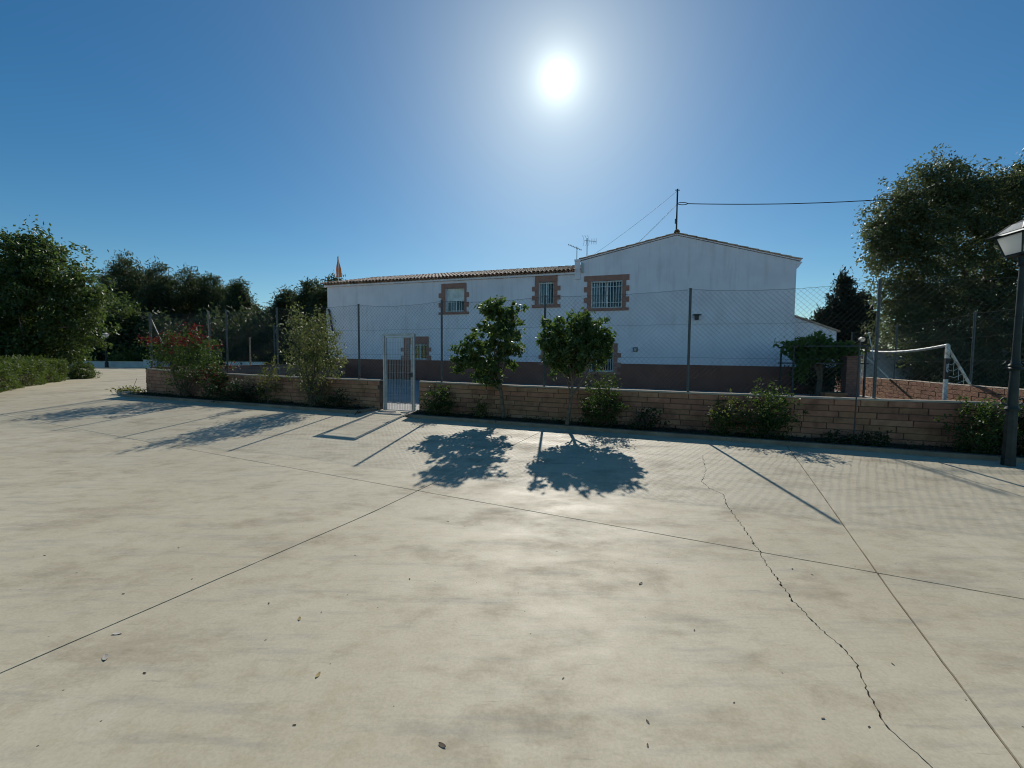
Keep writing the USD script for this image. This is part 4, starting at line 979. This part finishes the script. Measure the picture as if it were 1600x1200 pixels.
# thin black rod standing in the bed
pr = W3(strip_u(1339, -.3), -.3)
m = obj('black_rod', MB().tube([(0, 0, 0), (.02, .0, 1.9)], .011, 6).mesh(), M['dark_metal'], smooth=40)
UsdGeom.Xformable(m.GetPrim()).AddTranslateOp().Set(Gf.Vec3d(*pr)); tag(m, 'thin black rod standing in the bed before the goal', 'pole')

# ------------------------------------------------------------------ goal in the court
def cp(u, s, z): x, y = W(u, s); return np.array([x, y, z])
gn, gf_ = np.array([*W(12.58, 5.3)]), np.array([*W(12.35, 9.9)])
def at_u(px, py, u):     # the point on the vertical plane of constant u seen there
    d = (px - 800) / 660 * cr + (600 - py) / 660 * cu + lf
    k = (u - float((np.array([0, 0]) - F0) @ UD)) / float(d[:2] @ UD)
    return EYE + d * k
A_, B_ = at_u(1481, 539, 12.55), at_u(1344, 547, 12.4)
gb = float(gz(A_[0], A_[1]))
goal = thing('football_goal', 'white tubular goal with sagging crossbar and slanting stays inside the court', 'goal', (A_[0], A_[1], gb))
O = np.array([A_[0], A_[1], gb])
def grel(p): return np.array(p) - O
m = MB(); m.box((-.038, -.038, -.05), (.038, .038, A_[2] - gb), X=GX, Y=GN); gp = m.build('goal_post', M['goal_paint'], goal)
m = MB(); m.box((-.0395, -.0395, A_[2] - gb - .93), (.0395, .0395, A_[2] - gb - .36), X=GX, Y=GN); pn = m.build('name_panel', M['black_rubber'], gp)
txt = meshkit.text_mesh('JOSEL', 0.055, 0.002, bold=True)
v = np.array(txt.vertices); v[:, 0] -= v[:, 0].mean()
# reads upwards, on the face of the post that looks to the yard
c0 = np.array([0.022, -.0405, A_[2] - gb - .64])
tv = c0[0] * GX + c0[1] * GN + np.array([0, 0, c0[2]]) + v[:, :1] * np.array([0, 0, 1.0]) * 1.0 + v[:, 1:2] * (-GX) * .8 - v[:, 2:3] * GN
obj('lettering', (tv, txt.faces), M['white_metal'], gp)
m = MB(); bo = grel(B_); m.box((-.045, -.045, -.05 + float(gz(B_[0], B_[1])) - gb), (.045, .045, B_[2] - gb), X=GX, Y=GN, o=(bo[0], bo[1], 0)); m.build('goal_post', M['goal_paint'], goal)
ts = np.linspace(0, 1, 13); cb = grel(A_) + (bo - grel(A_)) * ts[:, None]; cb[:, 2] -= .13 * 4 * ts * (1 - ts)
MB().tube(cb, .04, 8).build('crossbar', M['goal_paint'], goal, smooth=50)
for P0, e in ((grel(A_), W(13.3, 5.75)), (bo, W(13.25, 10.2))):
    e3 = np.array([e[0], e[1], 1.06]) - O
    MB().tube([P0 + (0, 0, -.06), (P0 + e3) / 2 + (0, 0, -.02), e3], .032, 8).build('stay', M['goal_paint'], goal, smooth=50)
m = MB(); net = [grel(A_), np.array([*W(13.3, 5.75), 1.06]) - O]
for k in range(5):
    f = .25 + .16 * k
    a = net[0] * (1 - f) + net[1] * f; bq = np.array([*(np.array([A_[0], A_[1]]) - O[:2]), 0]) + [0, 0, 1.9 - 1.1 * f]
    m.tube([a, (a + bq) / 2 + (0, 0, -.08), bq], .006, 4)
for k in range(3):
    f = .3 + .22 * k; a = net[0] * (1 - f) + net[1] * f
    m.tube([a, a + (0, 0, -.5 + .1 * k)], .006, 4)
m.build('torn_net', M['net_cord'], goal)

# ------------------------------------------------------------------ right background
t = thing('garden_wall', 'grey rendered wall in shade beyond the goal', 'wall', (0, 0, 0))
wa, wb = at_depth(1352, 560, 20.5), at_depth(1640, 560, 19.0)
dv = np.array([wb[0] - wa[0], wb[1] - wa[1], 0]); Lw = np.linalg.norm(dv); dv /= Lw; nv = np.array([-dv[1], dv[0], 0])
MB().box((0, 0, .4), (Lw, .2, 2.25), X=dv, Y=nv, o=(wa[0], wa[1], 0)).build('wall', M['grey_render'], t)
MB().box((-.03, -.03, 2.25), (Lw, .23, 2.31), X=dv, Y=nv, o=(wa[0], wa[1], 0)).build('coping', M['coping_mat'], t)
# pergola with vine
PO = np.array([*at_depth(1282, 560, 15.2)[:2], 0]); PO[2] = float(gz(PO[0], PO[1]))
perg = thing('vine_pergola', 'black metal pergola carrying a leafy grapevine beside the house corner', 'pergola', PO)
hw, hd, zt = 1.05, 0.7, 1.92
PX = np.array([*HE, 0]); PY = np.array([*HN, 0])
for sx in (-1, 1):
    for sy in (-1, 1):
        MB().box((sx * hw - .025, sy * hd - .025, -.05), (sx * hw + .025, sy * hd + .025, zt - .03), X=PX, Y=PY).build('post', M['dark_metal'], perg)
for sy in (-1, 1):
    for zz in (zt - .03, zt - .62):
        MB().box((-hw - .1, sy * hd - .02, zz), (hw + .1, sy * hd + .02, zz + .045), X=PX, Y=PY).build('rail', M['dark_metal'], perg)
for k in range(6):
    x = -hw + 2 * hw * k / 5
    MB().box((x - .015, -hd - .05, zt + .017), (x + .015, hd + .05, zt + .045), X=PX, Y=PY).build('rafter', M['dark_metal'], perg)
def pv(x, y, z): return PO + x * PX + y * PY + np.array([0, 0, z])
plant('grapevine', 'grapevine with bright leaves spilling over the black pergola', 'vine', pv(-.1, -.2, 0), [(*pv(-.35, 0, zt + .06), .75, .7, .2), (*pv(-.1, .1, zt + .22), .35, .4, .2), (*pv(-.95, -.4, zt - .12), .38, .35, .3), (*pv(.4, 0, zt - .06), .55, .6, .17), (*pv(-.85, -.6, 1.25), .24, .22, .5), (*pv(-.55, -.5, 1.5), .3, .3, .36), (*pv(-.05, -.5, 1.62), .25, .25, .28), (*pv(.75, -.2, zt - .14), .25, .4, .14), (*pv(.45, -.5, 1.45), .14, .2, .3)],
      'vine_leaf', 300, 14, .09, .12, .10, gap=.2, trunk_top=pv(-.05, -.1, zt - .1), r0=.09, seed=51, barkmat='bark', n_limbs=16, shell=.3, part='foliage')
pp = at_depth(1330, 560, 14.3); pz0 = float(gz(pp[0], pp[1]))
t = thing('brick_pillar', 'dark red brick pillar between the pergola and the goal', 'pillar', (pp[0], pp[1], pz0))
for k in range(19):
    z = k * .082; off = .004 * (k % 2)
    for j in range(2):
        x0 = -.19 + j * .19 + (.0 if k % 2 else 0); x1 = x0 + .185
        MB().box((x0 - off, -.19 - off, z), (x1 + off, .19 + off, z + .074), X=PX, Y=PY).build('brick', M['red_brick_dark'], t)
MB().box((-.176, -.176, -.05), (.18, .176, 1.552), X=PX, Y=PY).build('core', M['mortar'], t)
MB().box((-.23, -.23, 1.553), (.23, .23, 1.60), X=PX, Y=PY).build('cap', M['dark_cladding'], t)
pp = at_depth(1303, 605, 13.6); pz0 = float(gz(pp[0], pp[1]))
t = thing('terracotta_planter', 'orange-brown clay trough standing under the vine pergola', 'planter', (pp[0], pp[1], pz0))
b = MB(); b.box((-.28, -.16, 0), (.28, .16, .36), X=PX, Y=PY); b.build('trough', M['terracotta'], t)
b = MB(); b.box((-.31, -.19, .36), (.31, .19, .42), X=PX, Y=PY); b.build('rim', M['terracotta'], t)
b = MB(); b.box((-.27, -.15, .421), (.27, .15, .435), X=PX, Y=PY); b.build('soil', M['soil'], t)
# dark hedge mass behind pergola and pillar
plant('shade_shrub', 'dark evergreen shrub filling the gap behind the pergola', 'shrub', (*at_depth(1285, 590, 16.5)[:2], .38), [(*at_depth(1262, 588, 16.4), .5, .35, .62), (*at_depth(1290, 585, 16.6), .55, .4, .7), (*at_depth(1316, 588, 17.0), .5, .35, .6)], 'dark_shrub_leaf', 230, 14, .10, .11, .055, seed=53, stems=16, r0=.02, shell=.3, part='foliage')
# leaning white pole and a second lantern far back
q_ = at_depth(1369, 577, 14.5); q2 = at_depth(1357, 519, 14.9)
m = obj('leaning_pole', MB().tube([np.array(q2) - q_, (0, 0, 0)], .013, 6).mesh(), M['white_metal'], smooth=40); UsdGeom.Xformable(m.GetPrim()).AddTranslateOp().Set(Gf.Vec3d(*q_)); tag(m, 'thin white pole leaning behind the left goal post', 'pole')
q_ = at_depth(1345, 560, 21.5); lz = float(gz(q_[0], q_[1]))
def lantern(t, z, k, mat_frame='lamp_iron'):
    """four-sided tapering lantern, its base at z; k scales it"""
    fr = MB()
    b0, b1, h = .115 * k, .175 * k, .235 * k
    fr.box((-b0 - .012 * k, -b0 - .012 * k, z), (b0 + .012 * k, b0 + .012 * k, z + .02 * k))
    for sx in (-1, 1):
        for sy in (-1, 1):
            fr.tube([(sx * b0, sy * b0, z + .02 * k), (sx * b1, sy * b1, z + .02 * k + h)], .013 * k, 4)
    zt_ = z + .02 * k + h; w = .02 * k
    for a_, c_ in (((-b1 - w, -b1 - w), (b1 + w, -b1 + w)), ((-b1 - w, b1 - w), (b1 + w, b1 + w)), ((-b1 - w, -b1 + w), (-b1 + w, b1 - w)), ((b1 - w, -b1 + w), (b1 + w, b1 - w))):
        fr.box((*a_, zt_), (*c_, zt_ + .02 * k))
    fr.build('lantern_frame', M[mat_frame], t)
    for (ax_, sg) in ((0, 1), (0, -1), (1, 1), (1, -1)):
        lo, hi = b0 - .004 * k, b1 - .004 * k
        if ax_ == 0:
            v = [(sg * lo, -lo, z + .021 * k), (sg * lo, lo, z + .021 * k), (sg * hi, hi, zt_ - .001), (sg * hi, -hi, zt_ - .001)]
        else:
            v = [(-lo, sg * lo, z + .021 * k), (lo, sg * lo, z + .021 * k), (hi, sg * hi, zt_ - .001), (-hi, sg * hi, zt_ - .001)]
        obj('lantern_pane', (np.array(v), np.array([[0, 1, 2, 3]])), M['frosted'], t)
    rf = MB(); zz = zt_ + .022 * k; e = b1 + .07 * k
    ring = lambda r, zq: [(-r, -r, zq), (r, -r, zq), (r, r, zq), (-r, r, zq)]
    r0_, r1_, r2_, r3_ = (e, zz), (b1 + .005 * k, zz + .03 * k), (b1 * .50, zz + .135 * k), (.03 * k, zz + .175 * k)
    lv = ring(*r0_) + ring(*r1_); f = [[a * 4 + i, a * 4 + (i + 1) % 4, a * 4 + 4 + (i + 1) % 4, a * 4 + 4 + i] for a in range(1) for i in range(4)]
    rf.add(lv, f)
    lv = ring(*r2_) + ring(*r3_) + [(0, 0, r3_[1] + .005)]; rf.add(lv[:8], f); rf.add(lv[4:], [[0, 1, 4], [1, 2, 4], [2, 3, 4], [3, 0, 4]])
    for sx, sy in ((-1, -1), (1, -1), (1, 1), (-1, 1)):
        rf.tube([(sx * r1_[0], sy * r1_[0], r1_[1]), (sx * r2_[0], sy * r2_[0], r2_[1])], .011 * k, 4)
    rf.build('lantern_roof', M['lamp_iron'], t)
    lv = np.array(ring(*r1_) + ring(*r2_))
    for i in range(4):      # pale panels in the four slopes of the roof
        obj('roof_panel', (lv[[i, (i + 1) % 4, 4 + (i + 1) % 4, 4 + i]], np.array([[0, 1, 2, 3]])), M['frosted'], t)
    fn = MB(); fn.lathe((0, 0, r3_[1] - .004), [(.02 * k, 0), (.028 * k, .02 * k), (.012 * k, .04 * k), (.024 * k, .06 * k), (.008 * k, .08 * k), (.001, .115 * k)], 10); fn.build('finial', M['lamp_iron'], t, smooth=50)
t = thing('street_lamp', 'small far lantern on a thin post seen between pergola and goal', 'lamp post', (q_[0], q_[1], lz), group='lantern posts')
MB().tube([(0, 0, 0), (0, 0, 2.45)], .03, 8).build('post', M['lamp_iron'], t, smooth=40)
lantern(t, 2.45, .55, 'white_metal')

# ------------------------------------------------------------------ the black lamp post at the right
lp = on_ground(1575, 727); LZ = float(gz(lp[0], lp[1]))
lamp = thing('street_lamp', 'black cast iron lamp post with frosted lantern standing by the kerb at right', 'lamp post', (lp[0], lp[1], LZ), rot=math.radians(-8), group='lantern posts')
MB().lathe((0, 0, -.02), [(.082, 0), (.082, .12), (.076, .14), (.072, .55), (.066, .80), (.062, .84)], 8).build('base', M['lamp_iron'], lamp)
MB().lathe((0, 0, .82), [(.07, 0), (.085, .03), (.066, .06), (.058, .10), (.050, .55), (.048, .60)], 12).build('lower_shaft', M['lamp_iron'], lamp, smooth=35)
MB().lathe((0, 0, 1.42), [(.055, 0), (.085, .025), (.06, .05), (.075, .075), (.05, .11), (.042, .2), (.034, 1.52), (.06, 1.54), (.05, 1.58), (.05, 1.66)], 12).build('upper_shaft', M['lamp_iron'], lamp, smooth=35)
for z in (.95, 1.48):
    for a in (math.pi, 0):
        b = MB()
        q = [(.07 * math.cos(a), 0, z - .05), (.13 * math.cos(a), 0, z - .02), (.15 * math.cos(a), 0, z + .03), (.12 * math.cos(a), 0, z + .06), (.09 * math.cos(a), 0, z + .04)]
        b.tube(q, .013, 7)
        b.build('scroll', M['lamp_iron'], lamp, smooth=50)
for sx in (-1, 1):
    MB().tube([(sx * .04, 0, 3.0), (sx * .10, 0, 3.04), (sx * .10, 0, 3.10)], .012, 6).build('lantern_bracket', M['lamp_iron'], lamp, smooth=50)
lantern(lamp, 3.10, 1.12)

# ------------------------------------------------------------------ big trees at right
def tree_at(label, name, depth, blobs_px, base_px, leafmat, ncl, per, spread, ll, lw, trunk_px, r0, seed, squash=0.8, **kw):
    blobs = []
    for bp in blobs_px:
        px, py, r = bp[:3]; dy = bp[3] if len(bp) > 3 else 0; rz = bp[4] if len(bp) > 4 else r
        c = at_depth(px, py, depth + dy); k = (depth + dy) / 660
        blobs.append((c[0], c[1], c[2], r * k, r * k * squash, rz * k))
    bp = at_depth(base_px, 560, depth); base = (bp[0], bp[1], float(gz(bp[0], bp[1])) - .05)
    return plant(name, label, 'tree', base, blobs, leafmat, ncl, per, spread, ll, lw, trunk_top=at_depth(*trunk_px, depth), r0=r0, seed=seed, **kw)
tree_at('huge dense grey-green tree filling the right edge behind the lamp', 'broadleaf_tree', 19.5,
        [(1450, 344, 62), (1405, 369, 45), (1510, 324, 55), (1570, 314, 55), (1630, 324, 70), (1410, 412, 45), (1460, 432, 65), (1540, 412, 80), (1620, 412, 85), (1435, 475, 42), (1490, 500, 62), (1570, 500, 78), (1650, 500, 80), (1420, 530, 30), (1480, 545, 45), (1555, 560, 60), (1630, 560, 60), (1385, 367, 25), (1372, 387, 18), (1510, 299, 25), (1590, 289, 25), (1465, 585, 40), (1550, 605, 55), (1630, 610, 55), (1405, 470, 30), (1410, 500, 34), (1440, 312, 44), (1400, 335, 34), (1480, 290, 40)],
        1560, 'elm_leaf', 4400, 30, .20, .15, .072, (1540, 400), .26, 61, n_limbs=16, shell=.35, outward=.35, droop=.35, barkmat='bark')
tree_at('dark cypress with a pointed spire behind the annex', 'cypress_tree', 31,
        [(1318, 438, 4, 0, 13), (1318, 446, 7, 0, 18), (1317, 470, 16, 0, 26), (1316, 500, 24, 0, 28), (1300, 495, 18), (1285, 505, 18), (1340, 490, 20), (1355, 500, 16), (1320, 530, 34), (1350, 530, 24), (1290, 525, 22), (1345, 470, 10)],
        1318, 'cypress_leaf', 1100, 34, .22, .26, .085, (1318, 470), .22, 62, n_limbs=20, shell=.3, outward=.6, droop=-.8)
tree_at('loose dark shrubby tree between cypress and big tree', 'broadleaf_tree', 25, [(1375, 520, 26), (1395, 545, 30), (1360, 545, 24), (1420, 560, 30), (1365, 575, 25)], 1385, 'elm_leaf', 260, 18, .16, .13, .06, (1385, 530), .10, 63, shell=.4)
tree_at('leafy creeper bush hanging over the grey wall beyond the goal', 'broadleaf_tree', 18.4, [(1445, 548, 30), (1480, 555, 34), (1515, 560, 36), (1420, 540, 22), (1470, 585, 28), (1530, 590, 30)], 1480, 'elm_leaf', 340, 18, .13, .11, .055, (1480, 560), .08, 64, shell=.4)

# ------------------------------------------------------------------ left side: hedge, tree, pines
def hedge(label, a, b, w, h, seed, n):
    a, b = np.array(a), np.array(b); L = np.linalg.norm(b - a); d = (b - a) / L; nn = np.array([-d[1], d[0]])
    rng = np.random.default_rng(seed)
    z0 = float(gz(*a))
    t = thing('clipped_hedge', label, 'hedge', (a[0], a[1], z0))
    k = n
    x = rng.random(k) * L; y = (rng.random(k) - .5) * w; z = rng.random(k) * h
    side = rng.integers(0, 4, k)
    wb = .07 * np.sin(x * 2.3) + .05 * np.sin(x * 5.1 + 1) + .06 * np.sin(z * 6 + x * 3)
    y = np.where(side == 0, -w / 2 + .1 * rng.random(k) + wb, np.where(side == 1, w / 2 - .1 * rng.random(k) - wb, y))
    z = np.where(side == 2, h - .10 * rng.random(k) + wb * 1.4, z)
    x = np.where((side == 3) & (rng.random(k) < .5), np.where(rng.random(k) < .5, rng.random(k) * .2, L - rng.random(k) * .2), x)
    p = np.column_stack([np.outer(x, d) + np.outer(y, nn), z * 1.0])
    p[:, 2] += np.array([float(gz(*(a + d * xx))) for xx in x]) - z0
    p = np.repeat(p, 5, 0) + rng.normal(size=(k * 5, 3)) * .05
    obj('foliage', leaves(p, np.array([0, 0, .4]), .085, .035, rng=rng), M['hedge_leaf'], t)
    c = MB((a[0], a[1], z0)); c.box((.2, -w * .3, -.1), (L - .2, w * .3, h * .78), X=[*d, 0], Y=[*nn, 0], o=(a[0], a[1], z0)); c.build('inner_twigs', M['bark'], t)
hedge('low clipped hedge along the left side of the yard under the big leafy tree', (-16.7, 11.3), (-22.6, 20.6), 1.2, 1.0, 71, 9000)
plant('round_bush', 'rounded bush closing the far end of the clipped hedge', 'shrub', (-22.75, 22.3, .30), [(-22.75, 22.3, .85, .55, .55, .52), (-22.6, 22.1, .65, .5, .5, .40)], 'hedge_leaf', 170, 26, .07, .085, .035, seed=72, stems=12, r0=.02, shell=.4, part='foliage')
tree_at('large leafy tree with drooping leaves behind the hedge at the left edge', 'walnut_tree', 23,
        [(40, 405, 42), (75, 425, 50), (20, 440, 55), (-40, 420, 60), (110, 460, 42), (60, 480, 62), (0, 500, 65), (112, 500, 40), (80, 530, 44), (30, 550, 50), (135, 468, 20), (125, 530, 24), (-50, 500, 60), (90, 555, 30), (55, 385, 22), (40, 565, 40), (0, 570, 50), (-60, 570, 60), (-20, 560, 50)],
        40, 'walnut_leaf', 2300, 24, .22, .21, .10, (45, 450), .22, 73, n_limbs=16, shell=.35, outward=.5, droop=.9)
tree_at('bright green rounded tree behind the walnut near the far lamp post', 'broadleaf_tree', 46, [(180, 500, 34), (195, 520, 30), (160, 530, 34), (205, 540, 16)], 178, 'walnut_leaf', 620, 24, .26, .28, .13, (178, 510), .18, 74, shell=.45)
pines = [  # px, top y, width, depth, seed
    (178, 412, 60, 60, 81), (205, 398, 66, 56, 82), (250, 412, 62, 54, 83), (292, 418, 62, 57, 84), (332, 428, 56, 55, 85), (372, 440, 34, 52, 86), (355, 448, 44, 60, 87), (395, 474, 44, 62, 88), (225, 425, 60, 64, 89), (312, 440, 60, 64, 90),
    (455, 456, 52, 50, 91), (490, 440, 56, 46, 92), (515, 436, 50, 44, 93), (430, 478, 36, 60, 94), (470, 468, 50, 56, 95)]
pine_words = ['tallest pine of the left wood, its top just right of the walnut', 'pine at the left edge of the wood half hidden by the walnut']
labels = ['pine half hidden by the walnut at the left edge of the wood', 'tallest broad pine of the wood, right of the walnut', 'second tall pine right of the tallest in the wood', 'broad pine in the middle of the left wood', 'round-topped pine above the light fence post', 'slim feathery pine standing up at the right end of the left wood', 'lower pine left of the slim feathery one', 'low pine at the right foot of the left wood', 'dim pine standing behind the tallest one', 'dim pine behind the middle of the left wood',
          'pine at the left of the clump beside the house', 'middle pine of the clump beside the house', 'pine touching the left corner of the house roof', 'small distant pine in the gap between the two woods', 'lower dim pine inside the clump beside the house']
for (px, ty, wd, dep, sd), lab in zip(pines, labels):
    r = wd / 2; hgt = 560 - ty
    rr = random.Random(sd)
    bl = [(px + rr.uniform(-.25, .25) * r, ty + .13 * hgt, r * .55, 0, .13 * hgt), (px - .45 * r, ty + .27 * hgt, r * .6, rr.uniform(-1, 1), .13 * hgt), (px + .5 * r, ty + .30 * hgt, r * .6, rr.uniform(-1, 1), .14 * hgt), (px + rr.uniform(-.3, .3) * r, ty + .42 * hgt, r * .8, 0, .16 * hgt),
          (px - .4 * r, ty + .52 * hgt, r * .6, 0, .12 * hgt), (px + .5 * r, ty + .55 * hgt, r * .55, 0, .12 * hgt)]
    if rr.random() < .6:
        bl.append((px, ty + .7 * hgt, r * .5, 0, .1 * hgt))
    tree_at(lab, 'pine_tree', dep, bl, px, 'pine_needle', 420, 28, .34, .40, .105, (px, ty + .3 * hgt), .2, sd, n_limbs=14, shell=.35, outward=.7, droop=-.3, group='pines behind the court')
# dark understorey below the pines: one mass
rng = np.random.default_rng(99)
n = 26000
px = rng.uniform(140, 560, n); dep = rng.uniform(44, 66, n); hz = (2.8 + 3.2 * rng.random(n)) * (1.0 + .22 * np.sin(px * .06) * np.sin(px * .023 + 1)) * rng.random(n) ** .9
xy = np.column_stack([(px - 800) / 660 * dep, dep]); z = gz(xy[:, 0], xy[:, 1])
pts = np.column_stack([xy, z + hz]); pts = np.repeat(pts, 5, 0) + rng.normal(size=(n * 5, 3)) * [.45, .45, .35]
m = obj('undergrowth', leaves(pts, np.array([0, 0, .5]), .46, .20, rng=rng), M['pine_needle']); tag(m, 'dark mass of undergrowth below the pine woods', 'undergrowth', kind='stuff')
# low white wall, bushes and bits at the end of the road
def low_wall(label, pxa, pxb, dep, h, mat, name='low_wall', th=.3):
    a, b_ = at_depth(pxa, 575, dep), at_depth(pxb, 575, dep * .985); z = float(gz(a[0], a[1]))
    t = thing(name, label, 'wall', (a[0], a[1], z)); d = np.array([b_[0] - a[0], b_[1] - a[1], 0]); L = np.linalg.norm(d); d /= L; nn = np.array([-d[1], d[0], 0])
    MB().box((0, 0, -.1), (L, th, h - .05), X=d, Y=nn).build('wall', M[mat], t)
    MB().box((-.03, -.03, h - .05), (L + .03, th + .03, h), X=d, Y=nn).build('coping', M['coping_mat'], t)
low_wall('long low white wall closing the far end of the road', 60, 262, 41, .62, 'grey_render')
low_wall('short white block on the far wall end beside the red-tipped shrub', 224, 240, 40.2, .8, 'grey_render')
low_wall('pale low wall far off beyond the left end of the court', 352, 412, 44, .65, 'white_wash')
low_wall('brown low wall far off left of the house', 405, 540, 46, 1.0, 'red_brick_dark')
for k, (px, y0, y1, w, dep, mat, lab) in enumerate([(200, 545, 572, 40, 43, 'weed_leaf', 'ragged weedy bush behind the far white wall, left one'), (232, 548, 572, 30, 43, 'shrub_leaf', 'dark bush behind the far white wall next to the red-tipped shrub'), (368, 538, 570, 46, 47, 'hedge_leaf', 'bright green bush above the pale low wall'),
                                                 (395, 528, 568, 30, 50, 'hedge_leaf', 'narrow green bush right of the bright green one'), (135, 545, 575, 36, 44, 'shrub_leaf', 'bush beside the far lamp post'), (268, 535, 572, 44, 48, 'shrub_leaf', 'leafy bush behind the red-tipped shrub'), (430, 545, 572, 34, 50, 'dark_shrub_leaf', 'dull bush above the brown low wall'), (300, 530, 565, 40, 52, 'hedge_leaf', 'yellowish bush between the red-tipped shrub and the wood')]):
    k_ = dep / 660; c = at_depth(px, (y0 + y1) / 2, dep); g_ = float(gz(c[0], c[1]))
    plant('far_bush', lab, 'bush', (c[0], c[1], g_), [(c[0], c[1], c[2], w / 2 * k_, w / 2 * k_, (y1 - y0) / 2 * k_), (c[0] + .3 * w * k_, c[1], c[2] - .2, w / 3 * k_, w / 3 * k_, (y1 - y0) / 2.6 * k_)], mat, 60, 16, .28, .28, .12, seed=110 + k, stems=8, r0=.03, shell=.4, part='foliage')
# far lamp post by the road
q_ = at_depth(167, 575, 40.0); lz = float(gz(q_[0], q_[1]))
t = thing('street_lamp', 'dark far lamp post beside the road before the white wall', 'lamp post', (q_[0], q_[1], lz), group='lantern posts')
MB().lathe((0, 0, 0), [(.15, 0), (.15, .5), (.08, .6), (.06, 2.8)], 8).build('post', M['lamp_iron'], t, smooth=40)
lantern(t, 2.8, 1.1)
# pale timber posts beyond the left fence
for k, (pa_, pb_, dep, lab) in enumerate([((325, 486), (329, 545), 26, 'pale leaning post beyond the left fence corner'), ((390, 527), (391, 560), 30, 'short grey post far beyond the left fence')]):
    q_ = at_depth(*pb_, dep); q2 = at_depth(*pa_, dep); g_ = float(gz(q_[0], q_[1]))
    q_[2] = g_
    m = obj('pale_post', MB().tube([(0, 0, 0), np.array(q2) - q_], .055, 8).mesh(), M['pale_bark'], smooth=40); UsdGeom.Xformable(m.GetPrim()).AddTranslateOp().Set(Gf.Vec3d(*q_)); tag(m, lab, 'post')

# ------------------------------------------------------------------ litter on the concrete
LIT = [(165, 1028, .030, 'pale_litter', 'pale curled dry leaf, largest of the litter at lower left'), (184, 990, .028, 'pale_litter', 'small pale leaf just above the largest one at lower left'), (691, 1165, .020, 'leaf_litter', 'black curled leaf at the bottom edge left of the middle'), (1001, 912, .022, 'leaf_litter', 'dark leaf scrap alone right of the middle')]
for px, py in [(279, 856), (193, 928), (502, 957), (420, 943), (415, 1000), (460, 1133), (1286, 1123), (1358, 1136), (1012, 1128), (1012, 1165), (1395, 1038), (226, 1052), (1147, 1098), (1238, 889), (1269, 898), (555, 868), (70, 868), (120, 895), (700, 815), (1085, 985), (880, 1060), (640, 905), (300, 905), (870, 862)]:
    LIT.append((px, py, rnd.uniform(.006, .012), 'leaf_litter', None))
LIT += [(468, 967, .02, 'straw_litter', 'yellow straw-like twig on the concrete left of the middle'), (497, 1055, .02, 'straw_litter', 'yellow twig lower down on the concrete left of the middle')]
for k, (px, py, L, mat, lab) in enumerate(LIT):
    p = on_ground(px, py); a = rnd.uniform(0, math.pi); n = 6
    xs = np.linspace(-1, 1, n); wv = (1 - xs ** 2) ** .7 * .42 + .03; curl = .22 * xs ** 2 + .03
    v = np.vstack([np.column_stack([xs * L, wv * L, (curl + .05) * L * .6]), np.column_stack([xs * L, 0 * xs, curl * L * .6]), np.column_stack([xs * L, -wv * L, (curl + .10) * L * .6])])
    f = [[r * n + i, r * n + i + 1, (r + 1) * n + i + 1, (r + 1) * n + i] for r in range(2) for i in range(n - 1)]
    R = np.array([[math.cos(a), -math.sin(a), 0], [math.sin(a), math.cos(a), 0], [0, 0, 1]])
    m = obj('dry_leaf', (v @ R.T, np.array(f)), M[mat], smooth=True)
    UsdGeom.Xformable(m.GetPrim()).AddTranslateOp().Set(Gf.Vec3d(p[0], p[1], p[2] + .001))
    tag(m, lab or 'tiny dark dry leaf scrap lying on the open concrete', 'leaf', 'dry leaf scraps on the concrete')
